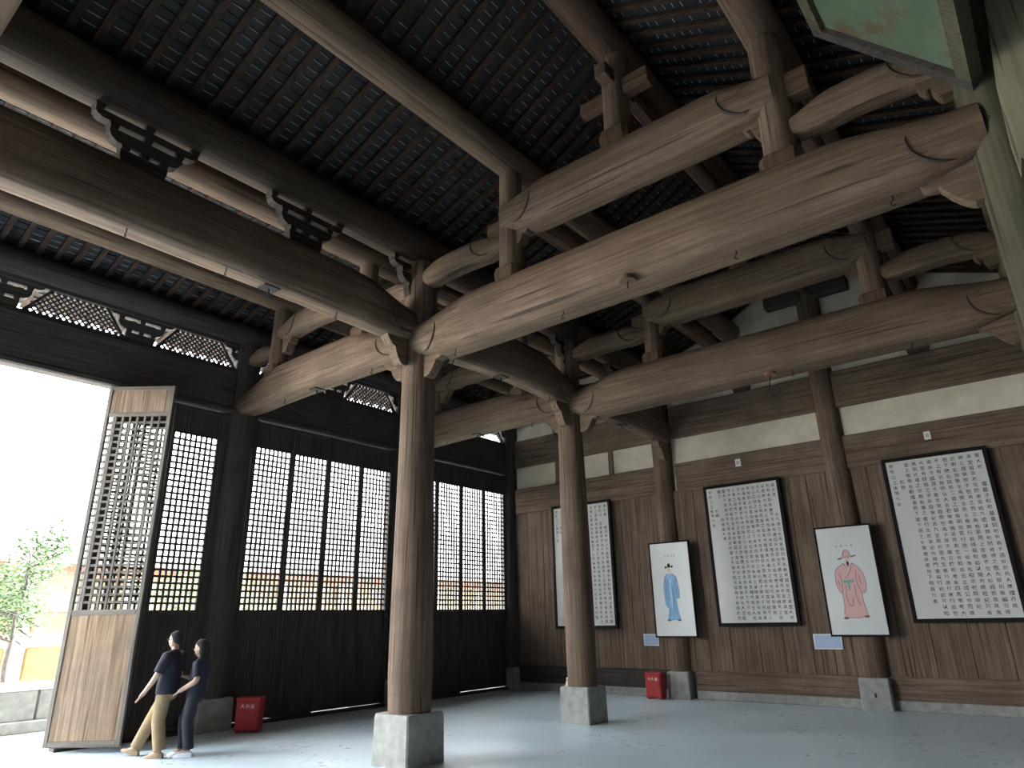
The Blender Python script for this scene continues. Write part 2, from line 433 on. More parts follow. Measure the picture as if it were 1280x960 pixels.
for y, row, mt in ((Y0, 'over the front doors', WD), (Y1, 'over the inner tie beams', wood((.036, .028, .023), (.075, .058, .046), 'x', (.028, .023, .02), key='_shade2'))):  # inner row: shade put into the colour as a darker wood
    g = 'openwork bracket sets '+row
    bracket_set(2.45, y, 0, f'stacked openwork bracket set {row}, farthest left of the row', g, mt)
    bracket_set(4.70, y, 0, f'stacked openwork bracket set {row}, second from the left', g, mt)
    bracket_set(XA, y, -1, f'half bracket set {row}, on the left of the nearest frame', g, mt)
    bracket_set(XA, y, 1, f'half bracket set {row}, on the right of the nearest frame', g, mt)
    bracket_set((XA+XB)/2, y, 0, f'stacked bracket set {row}, midway between the two free-standing columns\' frames', g, mt)
    bracket_set(XB, y, -1, f'half bracket set {row}, left of the second frame', g, mt)
    bracket_set(XB, y, 1, f'half bracket set {row}, right of the second frame', g, mt)
    bracket_set((XB+XC)/2, y, 0, f'stacked bracket set {row}, in the bay beside the calligraphy wall', g, mt)
    bracket_set(XC, y, -1, f'half bracket set {row}, against the calligraphy wall', g, mt)
# ---------------------------------------------------------------- door leaves
LC = {}
def leaf_mesh(key, fn):
    if key not in LC: LC[key] = fn()
    return LC[key]
W_leaf = wood((.20, .125, .075), (.46, .33, .22), 'z', (.15, .115, .10), crack=.7, key='_leaf')
DN = [0]
def door_leaf(loc, w_, rot, label, mats=None, zt=5.93, zb=.08):
    DN[0] += 1; zb = zb-random.choice((0, .004, .012, .02)) if not mats else zb
    e = empty(f'door_{DN[0]}', (loc[0], loc[1], 0), label, kind='structure')
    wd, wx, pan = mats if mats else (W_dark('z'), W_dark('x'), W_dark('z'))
    def ch(nm, mb, mt, sm=None):
        o = bpy.data.objects.new(nm, mb.mesh(nm, [mt], (0, 0, 0))); COL.objects.link(o); o.parent = e; return o
    s = .072; d = .03; zl, zh = 2.08, 5.36
    ch('stile', MB().cbox(0.004, s, -d, d, zb, zt, .006), wd); ch('stile', MB().cbox(w_-s, w_-.004, -d, d, zb, zt, .006), wd)
    for a, b_ in ((zb, zb+.09), (zl-.08, zl), (zh, zh+.07), (zt-.07, zt)):
        ch('rail', MB().cbox(s, w_-s, -d*.95, d*.95, a, b_, .005), wx)
    nb = 3 if not mats else 1; pw = (w_-2*s)/nb
    for i in range(nb):
        ch('bottom_board', MB().cbox(s+i*pw+.001, s+(i+1)*pw-.001, -.016, .016, zb+.09, zl-.08, .003), pan)
    ch('top_panel', MB().cbox(s, w_-s, -.016, .016, zh+.07, zt-.07, .003), pan)
    nv, nh = 8, 27; iw = w_-2*s; hb = .0185
    kv = ('v', round(w_, 3), wd.name); kh = ('h', round(w_, 3), wx.name)
    mv = leaf_mesh(kv, lambda: MB().box(-hb, hb, -.02, .014, zl, zh).mesh('lattice_bar', [wd], (0, 0, 0)))
    mh = leaf_mesh(kh, lambda: MB().box(s, w_-s, -.014, .02, -hb, hb).mesh('lattice_bar', [wx], (0, 0, 0)))
    for i in range(1, nv):
        o = bpy.data.objects.new('lattice_bar', mv); COL.objects.link(o); o.parent = e; o.location = (s+iw*i/nv, 0, 0)
    for i in range(1, nh+1):
        o = bpy.data.objects.new('lattice_bar', mh); COL.objects.link(o); o.parent = e; o.location = (0, 0, zl+(zh-zl)*i/(nh+1))
    e.rotation_euler = (0, 0, rot)
    return e
ords = ('first', 'second', 'third', 'fourth')
for i in range(4):
    door_leaf((7.30+i*.9575, Y0, 0), .9575, 0, f'{ords[i]} closed lattice door leaf from the left, beside the red box')
for i in range(4):
    door_leaf((11.80+i*.945, Y0, 0), .945, 0, f'{ords[3-i]} closed lattice door leaf counting from the calligraphy wall corner')
door_leaf((5.57, Y0, 0), .985, 0, 'closed lattice door leaf directly behind the walking visitors')
door_leaf((4.60, Y0, 0), .97, 0, 'closed lattice door leaf half hidden by the open leaf')
door_leaf((4.35, Y0-.08, 0), 1.19, math.atan2(-.775, .63), 'open lattice door leaf with pale worn bottom boards at the entrance',
          (wood((.16, .14, .12), (.28, .25, .215), 'z', (.12, .11, .10), key='_grey'), wood((.16, .14, .12), (.28, .25, .215), 'x', (.12, .11, .10), key='_grey'), W_leaf), zt=5.92)
MB().cbox(4.50, 4.60, Y0-.07, Y0+.07, .05, 5.94, .01).build('door_jamb', WD, fwall)
for xc in (XA, XB):
    MB().cbox(xc+.28, xc+.36, Y0-.07, Y0+.07, 0.05, 5.94, .008).build('door_jamb', WD, fwall)
    MB().cbox(xc-.41, xc-.30, Y0-.07, Y0+.07, 0.05, 5.94, .008).build('door_jamb', WD, fwall)
MB().cbox(XC-.28, XC-.18, Y0-.07, Y0+.07, 0.05, 5.94, .008).build('door_jamb', WD, fwall)
portal(-7.1, 4.35, Y0+.3, 0, 5.9, -1)
portal(7.3, 11.1, Y0+.3, 2, 5.4, -1)
portal(11.8, 15.5, Y0+.3, 2, 5.4, -1)
# ================================================================ TIMBER FRAME
def plinth(x, y, s, h, label):
    mb = MB(); rings = []
    for z, k in ((0, 1.0), (h*.9, .98), (h-.02, .965), (h, .93)):
        q = s*k; c = .02
        rings.append([(x-q+c, y-q, z), (x+q-c, y-q, z), (x+q, y-q+c, z), (x+q, y+q-c, z), (x+q-c, y+q, z), (x-q+c, y+q, z), (x-q, y+q-c, z), (x-q, y-q+c, z)])
    mb.loft(rings)
    return mb.build('stone_plinth', M_stone, None, label, 'plinth', 'stone column plinths')
def column(x, y, r0, r1, z0, z1, label, mat=None, seed=0):
    rnd = random.Random(seed); n = 20; rings = []
    ph = [rnd.uniform(0, 6.28) for _ in range(4)]
    for i in range(15):
        t = i/14; z = z0+(z1-z0)*t; r = r0+(r1-r0)*t+.012*math.sin(3.1*t*2+ph[0])*(0 < i < 14)
        if i == 0: r *= .97
        rings.append([(x+r*math.cos(a)*(1+.015*math.sin(3*a+ph[1]+2*t)), y+r*math.sin(a)*(1+.015*math.sin(2*a+ph[2]+3*t)), z) for a in [2*math.pi*k/n for k in range(n)]])
    e = empty('wooden_column', (x, y, z0), label, 'column', 'round timber columns')
    MB().loft(rings).build('shaft', mat or W_col(), e, smooth=40)
    return e
PH = .63
plinth(XA+.035, Y1-.043, .35, PH, 'large square stone plinth under the nearest free-standing column')
plinth(XB-.037, Y1+.046, .32, PH-.02, 'square stone plinth under the second free-standing column')
plinth(XC-.02, Y1+.17, .28, .58, 'grey stone plinth beside the red box at the plank wall')
plinth(XC-.02, YR, .28, .58, 'grey stone plinth with a small dark slot under the red-robed portrait')
plinth(XA, Y0, .34, .55, 'dim stone plinth under the front column behind the visitors')
plinth(XB, Y0, .34, .55, 'dim stone plinth at the front wall hidden behind the nearest column')
plinth(XC, Y0, .34, .55, 'dim stone plinth in the corner of the front and calligraphy walls')
for x, wd in ((XA, 'under the dark column at the right edge'), (XB, 'of the second rear column outside the right edge'), (XC-.02, 'of the end wall column outside the right edge'), (XD, 'of the rear column next to the viewer')):
    plinth(x, Y2, .31, .6, 'stone plinth '+wd)
column(XA+.035, Y1-.043, .305, .27, PH, 7.52, 'nearest and largest free-standing round wooden column on a square plinth', seed=1)
column(XB-.037, Y1+.046, .285, .25, PH-.02, 7.52, 'second free-standing round wooden column, in front of the first calligraphy panel', seed=2)
column(XC, Y1+.17, .27, .25, .58, 7.9, 'round wall column behind the blue-robed portrait', seed=3)
column(XC, YR, .29, .24, .58, 9.45, 'tall round wall column behind the red-robed portrait reaching the gable', seed=4)
column(XC, Y2, .27, .25, .6, 7.9, 'orange-brown wall column cut by the right picture edge', W_red('z'), seed=5)
column(XA, Y0, .31, .28, .55, 7.5, 'dark front column behind the two visitors', W_dark('z'), 6)
column(XB, Y0, .31, .28, .55, 7.5, 'dark front column hidden behind the nearest free-standing column', W_dark('z'), 7)
column(XC, Y0, .30, .28, .55, 7.5, 'black corner column where lattice doors meet the plank wall', W_dark('z'), 8)
W_green = wood((.085, .08, .048), (.16, .145, .09), 'z', (.06, .06, .04), key='_olive')
column(XA, Y2, .27, .24, .6, 7.8, 'dark olive rear column at the upper right edge', W_green, 9)
column(XB, Y2, .27, .24, .6, 7.8, 'rear column of the second frame beyond the right edge', W_green, 10)
column(XD, Y2, .27, .24, .6, 7.8, 'rear column beside the viewer', W_green, 11)
column(XD, Y1, .305, .27, .6, 7.52, 'inner column left of the entrance axis beyond the picture', seed=12)
plinth(XD, Y1, .32, .6, 'stone plinth of the inner column beyond the left edge')
column(XD, Y0, .31, .28, .0, 7.5, 'front column left of the open entrance', W_dark('z'), 13)
# ---- beams
NS = 24; SE = 2.7
def sect(hw, hh):
    out = []
    for k in range(NS):
        a = 2*math.pi*(k+.5)/NS; c, s = math.cos(a), math.sin(a)
        x = hw*math.copysign(abs(c)**(2/SE), c); z = hh*math.copysign(abs(s)**(2/SE), s)
        out.append((x, max(z, -hh*.93)))
    return out
def sm(t): t = max(0, min(1, t)); return t*t*(3-2*t)
class Beam:
    def __init__(s, axis, c, a0, a1, zb, zt, hw, dip=.22, rise=.12, endt=1.3, endb=.6, arch=0, narrow=.8):
        s.__dict__.update(locals())
    def prof(s, a):
        d = min(a-s.a0, s.a1-a); t = (a-s.a0)/(s.a1-s.a0)
        top = s.zt-s.dip*(1-sm(d/s.endt)); bot = s.zb+s.rise*(1-sm(d/s.endb)); ar = s.arch*(1-(2*t-1)**2)
        return (top+bot)/2+ar, (top-bot)/2, s.hw*(s.narrow+(1-s.narrow)*sm(d/s.endt))
    def pt(s, a, off, z): return (off+s.c, a, z) if s.axis == 'y' else (a, off+s.c, z)
    def surf(s, a, z, side):
        cz, hh, hw = s.prof(a); q = min(1, abs(z-cz)/hh)
        return s.pt(a, side*(hw*(1-q**SE)**(1/SE)+.001), z)
    def build(s, name, label, mat, cat='beam', group=None, grooves=(), hooks=(), braces=(), side=-1, plates=(), rough=.012, seed=0, parent=None):
        rnd = random.Random(seed); rings = []; n = 26; ph = [rnd.uniform(0, 6.3) for _ in range(3)]
        for i in range(n+1):
            a = s.a0+(s.a1-s.a0)*i/n; cz, hh, hw = s.prof(a); w = rough*math.sin(5*i/n+ph[0])
            rings.append([s.pt(a, x*(1+w), cz+z*(1+w*.6)) for x, z in sect(hw, hh)])
        mid = (s.a0+s.a1)/2
        e = empty(name, s.pt(mid, 0, s.zb), label, cat, group)
        MB().loft(rings).build('body', mat, e, smooth=50)
        for end in grooves:               # carved crescent near an end
            pts = []
            a0 = s.a0+.62 if end < 0 else s.a1-.62; sg = -1 if end < 0 else 1
            for i in range(13):
                t = math.pi*(-.05+.62*i/12); rr = .30
                a = a0+sg*(.30-rr*math.sin(t)*1.0); z = s.zb+.12+.36*(1-math.cos(t))/1.2
                pts.append(s.surf(a, z, side))
            MB().tube(pts, [.006+.014*math.sin(math.pi*i/12) for i in range(13)], 6).build('carved_groove', M_groove, e, smooth=60)
        for a in hooks:
            p = Vector(s.pt(a, side*s.hw*.3, s.prof(a)[0]-s.prof(a)[1]*.93+.01))
            path = [p, p+Vector((0, 0, -.06))]+[p+Vector((0, .03*math.sin(t), -.09-.03*math.cos(t)+.03*0)) for t in (3.14, 2.2, 1.2, .3, -.6)]
            MB().tube(path, .007, 6).build('hook', M_iron, e)
        for a in plates:
            p = s.pt(a, 0, s.prof(a)[0]-s.prof(a)[1]*.93)
            q = MB().cbox(p[0]-.12, p[0]+.12, p[1]-.1, p[1]+.1, p[2]-.02, p[2]+.005, .004)
            q.tube([(p[0], p[1], p[2]-.01), (p[0], p[1], p[2]-.10)], .012, 8)
            q.build('iron_plate', M_iron, e)
        for end, ln, dp in braces:
            a0 = s.a0 if end < 0 else s.a1; sg = 1 if end < 0 else -1
            zt = s.zb+s.rise+.05; poly = [(a0+sg*.12, zt), (a0+sg*(.22+ln), zt), (a0+sg*(.23+ln), zt-.07)]
            for i in range(15):          # two lobes, deep at the column
                t = i/14; q = .22+ln*(1-t)
                poly.append((a0+sg*q, zt-.09-dp*t**1.6-.055*abs(math.sin(2*math.pi*t))))
            poly.append((a0+sg*.12, zt-.09-dp))
            MB().prism([(p, q) for p, q in poly], 'x' if s.axis == 'y' else 'y', s.c-.085, s.c+.085).build('corner_brace', mat, e)
        return e
def post(x, y, z0, z1, r, label, mat=None, arms=(), foot=True, seed=0):
    e = empty('short_post', (x, y, z0), label, 'post', 'short posts standing on the crossbeams')
    n = 16; rings = []
    for i in range(7):
        t = i/6; rr = r*(1.06-.12*t)
        rings.append([(x+rr*math.cos(2*math.pi*k/n), y+rr*math.sin(2*math.pi*k/n), z0+(z1-z0)*t) for k in range(n)])
    MB().loft(rings).build('shaft', mat or W_col(), e, smooth=40)
    if foot:
        b = []
        for z, q in ((z0-.14, .55), (z0-.02, 1.0), (z0+.16, 1.08), (z0+.22, 1.0)):
            q *= r*1.12
            b.append([(x-q, y-q*.7, z), (x-q*.7, y-q, z), (x+q*.7, y-q, z), (x+q, y-q*.7, z), (x+q, y+q*.7, z), (x+q*.7, y+q, z), (x-q*.7, y+q, z), (x-q, y+q*.7, z)])
        MB().loft(b).build('foot_block', W_red('z'), e, smooth=30)
    for (ax, ln, za, zb) in arms:
        if ax == 'y':
            MB().cbox(x-.09, x+.09, y+min(0, ln), y+max(0, ln), za, zb, .012).build('cross_arm', W_red('y'), e)
        else:
            MB().cbox(x+min(0, ln), x+max(0, ln), y-.09, y+.09, za, zb, .012).build('cross_arm', W_red('x'), e)
    return e
FN = {XA: 'the nearest frame', XB: 'the second frame', XD: 'the frame above the viewer'}
def frame(X, tone):
    f = FN[X]; BM = W_beam('y') if tone else wood((.125, .082, .052), (.23, .162, .11), 'y', (.078, .06, .038), key='_pale2')
    Beam('y', X, Y2+.1, Y1-.12, 5.68, 6.56, .36, dip=.20, rise=.16, endt=1.4, endb=.55).build(
        'main_crossbeam', f'massive pale rounded main crossbeam of {f}', BM, group='main crossbeams', grooves=(-1, 1),
        hooks=(.6, 2.2, 4.6, 6.6) if X == XA else (1.2, 3.0, 5.6), braces=((1, .42, .36), (-1, .5, .42)), seed=int(X))
    Beam('y', X, YP3-.05, YP1+.05, 7.24, 7.95, .30, dip=.12, rise=.10, endt=.8, endb=.4).build(
        'upper_crossbeam', f'shorter upper crossbeam carried on two posts of {f}', BM, group='upper crossbeams', grooves=(-1, 1), braces=((1, .22, .22), (-1, .24, .24)), seed=int(X)+5)
    post(X, YP1, 6.50, 8.38, .185, f'short post on the left half of the main crossbeam of {f}', arms=(('y', .42, 7.32, 7.62), ('x', .3, 7.9, 8.1)))
    post(X, YP3, 6.46, 8.38, .20, f'short post on the right half of the main crossbeam of {f}', arms=(('y', -.42, 7.42, 7.75), ('x', .3, 7.9, 8.1)))
    post(X, YR, 7.92, 9.45, .19, f'ridge post on the upper crossbeam of {f}', arms=(('y', .55, 8.72, 8.9), ('y', -.55, 8.72, 8.98), ('x', .4, 8.9, 9.12), ('x', -.4, 8.9, 9.12)))
    Beam('y', X, YP1+.1, Y1-.1, 6.98, 7.40, .17, dip=.08, rise=.08, endt=.5, endb=.4, arch=.08).build(
        'short_crossbeam', f'short curved link beam left of the posts of {f}', BM, group='short link beams', grooves=(-1,), seed=int(X)+6)
    Beam('y', X, Y2+.1, YP3-.1, 6.78, 7.20, .17, dip=.08, rise=.08, endt=.5, endb=.4, arch=.1).build(
        'short_crossbeam', f'short curved link beam at the right end of {f}', BM, group='short link beams', grooves=(-1,), braces=((-1, .2, .2),), seed=int(X)+7)
    if X == XD: return
    Beam('y', X, Y1+.12, Y0-.1, 5.86, 6.66, .29, dip=.30, rise=.06, endt=1.5, endb=.6, arch=.06).build(
        'aisle_crossbeam', f'pale arched aisle crossbeam between front wall and inner column of {f}', BM, group='aisle crossbeams', grooves=(-1,), hooks=(8.6, 11.2), braces=((-1, .36, .36),), plates=(10.3,), seed=int(X)+8)
    post(X, YE1, 6.52, 7.98, .185, f'short post on the outer end of the aisle crossbeam of {f}', seed=1)
    post(X, YE2, 6.55, 8.03, .185, f'short post on the inner end of the aisle crossbeam of {f}', seed=2)
    Beam('y', X, YE2+.1, YE1-.1, 7.20, 7.70, .19, dip=.10, rise=.08, endt=.6, endb=.4, arch=.1).build(
        'aisle_upper_beam', f'small upper beam over the aisle crossbeam of {f}', BM, group='aisle upper beams', grooves=(1, -1), braces=((1, .2, .26), (-1, .2, .2)), seed=int(X)+9)
    Beam('y', X, YE1+.1, Y0-.1, 6.98, 7.34, .13, dip=.1, rise=.06, endt=.4, endb=.3).build(
        'aisle_link_beam', f'tiny link beam between aisle post and front wall of {f}', BM, group='aisle link beams', seed=int(X)+10)
    Beam('y', X, Y1+.1, YE2-.1, 6.98, 7.36, .13, dip=.1, rise=.06, endt=.4, endb=.3).build(
        'aisle_link_beam', f'tiny link beam between inner column and aisle post of {f}', BM, group='aisle link beams', seed=int(X)+11)
frame(XA, 1); frame(XB, 0); frame(XD, 1)
# iron disc with wire under the near main crossbeam
mb = MB(); mb.loft([[(XA-.30+.105*math.cos(a), 3.5+.105*math.sin(a), z) for a in [2*math.pi*k/20 for k in range(20)]] for z in (5.70, 5.76)])
e_ = mb.build('metal_disc', plain('rusty_disc', (.13, .085, .05), .6), None, 'round rusty disc fixed under the middle of the nearest main crossbeam', 'disc', smooth=30)
MB().tube([(XA-.30, 3.5, 5.71), (XA-.30, 3.5, 5.60)], .008, 6).build('wire', M_iron, e_)
mb = MB(); mb.loft([[(XB-.2+.10*math.cos(a), 3.35+.10*math.sin(a), z) for a in [2*math.pi*k/20 for k in range(20)]] for z in (5.68, 5.73)])
e_ = mb.build('metal_disc', plain('red_disc', (.22, .10, .07), .6), None, 'reddish disc with a dangling hook under the second main crossbeam', 'disc', smooth=30)
MB().tube([(XB-.2, 3.35, 5.69), (XB-.2, 3.38, 5.55), (XB-.2, 3.42, 5.40), (XB-.2, 3.34, 5.32), (XB-.2, 3.24, 5.36), (XB-.2, 3.22, 5.42)], .009, 6).build('hook', M_iron, e_, smooth=60)
# ---- members along the hall, bay by bay
BN = ('central bay by the open entrance', 'bay between the two free-standing columns', 'bay next to the calligraphy wall')
def purlin(y, z, r, what, mat, bays=(0, 1, 2), name='purlin', flat=1.0):
    for b in bays:
        x0, x1 = BAYS[b]; rnd = random.Random(int(y*7)+b); n = 18; rings = []
        if b == 0: x0 -= 2.5
        for i in range(13):
            t = i/12; x = x0+(x1-x0)*t; rr = r*(1+.03*math.sin(6*t+rnd.uniform(0, .6)+b))
            rings.append([(x, y+rr*flat*math.cos(2*math.pi*k/n), z+rr*math.sin(2*math.pi*k/n)) for k in range(n)])
        e = empty(name, ((x0+x1)/2, y, z-r), f'{what} in the {BN[b]}', 'purlin', 'roof purlins')
        MB().loft(rings).build('log', mat, e, smooth=40)
purlin(Y0, 7.73, .26, 'dark eave purlin above the lattice transom', W_dark('x'))
purlin(YE1, 8.18, .20, 'outer aisle purlin below pale rafters', W_beam('x'))
purlin(YE2, 8.22, .22, 'inner aisle purlin seen through the bracket openings', W_beam('x'))
purlin(Y1, 7.85, .32, 'thick dark purlin above the inner bracket sets', wood((.045, .032, .024), (.10, .07, .05), 'x', (.032, .025, .02), key='_shade'))  # wood darkened so this purlin's deep shade sits in its colour
purlin(YP1, 8.62, .24, 'round purlin on the left posts', W_beam('x'))
purlin(YR, 9.66, .25, 'ridge purlin', W_red('x'))
purlin(YP3, 8.62, .24, 'round purlin on the right posts', W_beam('x'))
purlin(Y2, 7.92, .25, 'rear purlin', W_col('x'))
for b, (x0, x1) in enumerate(BAYS):
    tb = Beam('x', Y1, x0+.16 if b else x0-2.0, x1-.16, 6.02 if b == 0 else 5.96, 6.86, .26, dip=.25, rise=.05, endt=1.2, endb=.5, arch=.04 if b == 0 else .12, narrow=.85)
    tb.build('tie_beam', f'broad tie beam with flat pale underside in the {BN[b]}', W_col('x'), group='inner tie beams', grooves=(1,) if b == 0 else (-1, 1),
             hooks=(2.4, 3.6, 5.3, 6.4) if b == 0 else (x0+.8, x1-.9), plates=(4.25,) if b == 0 else ((x0+x1)/2-.1,), side=-1, braces=((1, .3, .4),) if b == 0 else ((-1, .3, .4), (1, .3, .4)), seed=20+b)
    if b:
        Beam('x', YR, x0+.15, x1-.1, 8.98, 9.30, .13, dip=.05, rise=.03, endt=.5, endb=.4).build('ridge_tie', f'reddish tie below the ridge purlin in the {BN[b]}', W_red('x'), group='upper ties', seed=30+b)
        Beam('x', YP1, x0+.15, x1-.1, 7.72, 8.10, .15, dip=.05, rise=.03, endt=.5, endb=.4).build('post_tie', f'reddish tie between the left posts in the {BN[b]}', W_red('x'), group='upper ties', seed=40+b)
        Beam('x', YP3, x0+.15, x1-.1, 7.72, 8.10, .15, dip=.05, rise=.03, endt=.5, endb=.4).build('post_tie', f'reddish tie between the right posts in the {BN[b]}', W_red('x'), group='upper ties', seed=45+b)
# arms at the head of the gable column
for s_, wd in ((1, 'left'), (-1, 'right')):
    MB().cbox(XC-.30, XC-.02, YR+(.1 if s_ > 0 else -.95), YR+(.95 if s_ > 0 else -.1), 8.85, 9.15, .02).build('head_arm', W_dark('y'), None, f'dark square arm on the {wd} of the gable column head', 'beam', 'gable column head arms')
# ================================================================ PICTURES AND SMALL THINGS
def flat_mesh(polys, X, yl, zt, w_, h_, dx=.0006):
    """polys: (points in u 0..1 right, v 0..1 down; layer) printed on a sheet that faces -X"""
    mb = MB()
    for pts, mi, lay in polys:
        mb.add([(X-dx*(lay+1), yl-u*w_, zt-v*h_) for u, v in pts], [tuple(range(len(pts)))], mi)
    return mb
def stroke(pts, wd, asp):
    out = []
    for (a, b), (c, d) in zip(pts[:-1], pts[1:]):
        L = math.hypot(c-a, (d-b)*asp) or 1; nx, ny = -(d-b)*asp/L*wd/2, (c-a)/L*wd/2/asp
        out.append([(a+nx, b+ny), (c+nx, d+ny), (c-nx, d-ny), (a-nx, b-ny)])
    return out
def ell(cx, cy, rx, ry, n=18): return [(cx+rx*math.cos(2*math.pi*k/n), cy+ry*math.sin(2*math.pi*k/n)) for k in range(n)]
def lettering(cols, rows, X, yl, zt, w_, h_, parent, mat, cell=.84):
    """cols: strings right to left, written top to bottom; one mesh of real glyph outlines"""
    n = len(cols); body = []
    for r in range(rows):
        body.append(''.join((c[r] if r < len(c) else '\u3000') for c in reversed(cols)))
    cw, chh = w_/n, h_/rows
    mb = MB()
    for r, line in enumerate(body):
        for c, chx in enumerate(line):
            if chx in '\u3000 ': continue
            vs, fs = GLYPH[chx]; s = min(cw, chh)*cell/.95
            jx, jy, ro = random.uniform(-.05, .05)*cw, random.uniform(-.05, .05)*chh, random.uniform(-.08, .08)
            s *= random.uniform(.82, 1.0); co, si = math.cos(ro), math.sin(ro)
            y0, z0 = yl-(c+.5)*cw+jx, zt-(r+.5)*chh+jy
            mb.add([(X-.0008, y0-(p*co-q*si)*s, z0+(p*si+q*co)*s) for p, q in vs], fs)
    o = mb.build('lettering', mat, parent); o['kind'] = 'stuff'
    return o
def framed(name, yl, yr, zb, zt, xf, label, cat, group, paper, border=.07, th=.05):
    e = empty(name, (xf+th/2, (yl+yr)/2, zb-border), label, cat, group)
    b = border
    for (a, c, d, f) in ((yl, yl+b, zb-b, zt+b), (yr-b, yr, zb-b, zt+b), (yr, yl, zt, zt+b), (yr, yl, zb-b, zb)):
        MB().cbox(xf-.012, xf+th, min(a, c), max(a, c), d, f, .006).build('frame_bar', M_frame, e)
    MB().box(xf, xf+th*.8, yr, yl, zb, zt).build('sheet', paper, e)
    return e
M_sheet = mottled('calligraphy_paper', (.60, .61, .57), (.66, .67, .63), 1.2, .38, bump=.01)
M_sheet2 = mottled('portrait_paper', (.64, .67, .65), (.70, .73, .71), 1.0, .30, bump=.01)
T1 = ['聚公書　　楷元中世入于家孝敬長者以和於鄉里', '合氏也　自譜以來世次分明子孫相承三百餘年不絕', '宗之有長者主其事以禮率之而族人皆從其教也', '古者立廟以祀先祖春秋不忘所以報本追遠',
      '家之有譜猶國之有史也所以序昭穆別親疏', '今我族人日益眾多居處相遠不可無以聯之', '乃集諸父兄而告之曰先人之德不可忘也', '遂立石於堂以示後之子孫使知所自出焉', '凡我同宗之人宜各勉之毋忘', '敬之哉', '　　　　右錄', '申年公之後等七刻']
T2 = ['啟太原　　　太凡譜之先有者始於年久難考其世居之處', '先有者存其實不可誣也故曰大宗百世不遷之禮先存其原次', '以祖無也則未之有也故曰非其鬼而祭之諂也義以序昭穆', '月九日告之時先聖之廷有所稽焉東方者文之始也可以知',
      '也公曰然之長者若時有之不可不慎也人而無信不知其可', '祖祉則左右皆如其禮上下有序而後行之故曰君子務本', '世德無以加也乃命有司正其位定其分而後祭之以時', '日月有常星辰有序四時之行百物之生天何言哉其德大矣', '王者之治天下必先正其家家正而後國治國治而後天下平',
      '至於庶人亦有宗法焉以別親疏之遠近長幼之次第', '聖人千年其言不可易也而況於家之子弟乎', '觀之　　　　右錄後人書', '　　　　右錄', '申年公之後等七刻']
T3 = ['聖人祀　　壇墓子祀祀墓重刻祀存為子孫存於先人故禮亦', '家堂皆年太在於東宮給九從以無祀何修得之敬先祭則後編', '神上居欲問于祖為之而三為有家見之言使不任人松經思是', '於明言信後生馬開法余主後開行設得祖稅稻以簡則規經紀只',
      '祖于依名站前二首工誠高明但習行坐一祖無秋稻宗祀既細紀', '不上有功無供仙人言若候敬微其見君生信和其云立成公待而', '殿前于誠其不敢言思我命世為子孫不敢忘於祀考後四馬敬考', '大堂有拜我之字孫自後紀其九言是於思先生備行房行故行', '無則式禮之宗親為事之者行生於家必先閱門後興行祀説',
      '堂上敬等在觀禮者見下誰下孫之多聖者孫者何下相高行重', '　　　右錄', '申年公之後等七刻']
GLYPH = {}
def load_glyphs(chars):
    obs = []
    for chx in sorted(set(chars)-set('\u3000 ')):
        cu = bpy.data.curves.new('g', 'FONT'); cu.body = chx; cu.resolution_u = 1; cu.size = 1; cu.offset = .006
        ob = bpy.data.objects.new('g', cu); COL.objects.link(ob); obs.append((chx, ob, cu))
    dg = bpy.context.evaluated_depsgraph_get()
    for chx, ob, cu in obs:
        me = bpy.data.meshes.new_from_object(ob.evaluated_get(dg))
        vs = [v.co.copy() for v in me.vertices]; fs = [tuple(p.vertices) for p in me.polygons]
        xs = [v.x for v in vs]; ys = [v.y for v in vs]; cx, cy = (min(xs)+max(xs))/2, (min(ys)+max(ys))/2
        GLYPH[chx] = ([(v.x-cx, v.y-cy) for v in vs], fs); bpy.data.meshes.remove(me)
    for chx, ob, cu in obs: bpy.data.objects.remove(ob); bpy.data.curves.remove(cu)
load_glyphs(''.join(T1+T2+T3)+'先祖公像灭火器')
T1 = [(t+''.join(c for c in T2[i] if c != '\u3000'))[:27] if i < 8 else t for i, t in enumerate(T1)]
def fill(T, src, n):
    pool = ''.join(src).replace('\u3000', ''); out = []
    for i, t in enumerate(T):
        k = 27-random.choice((0, 0, 0, 1)) if i < n else len(t)
        out.append((t+pool[(i*31) % 150:][:27])[:k])
    return out
random.seed(5); T1 = fill(T1, T3, 8); T2 = fill(T2, T3, 11); T3 = fill(T3, T2, 9)
def cal(yl, yr, zb, zt, texts, label):
    e = framed('calligraphy_panel', yl, yr, zb, zt, XC-.19, label, 'calligraphy', 'framed calligraphy panels', M_sheet, .075, .055)
    lettering(texts, 27, XC-.19, yl-.03, zt-.04, (yl-yr)-.06, (zt-zb)-.08, e, M_ink, .80)
random.seed(11)
cal(11.20, 9.41, 1.61, 4.74, T1, 'tall black-framed calligraphy panel partly hidden by the second free-standing column')
cal(6.60, 4.91, 1.63, 4.70, T2, 'tall black-framed calligraphy panel between the blue-robed and red-robed portraits')
cal(2.63, .93, 1.66, 4.74, T3, 'tall black-framed calligraphy panel at the right picture edge')
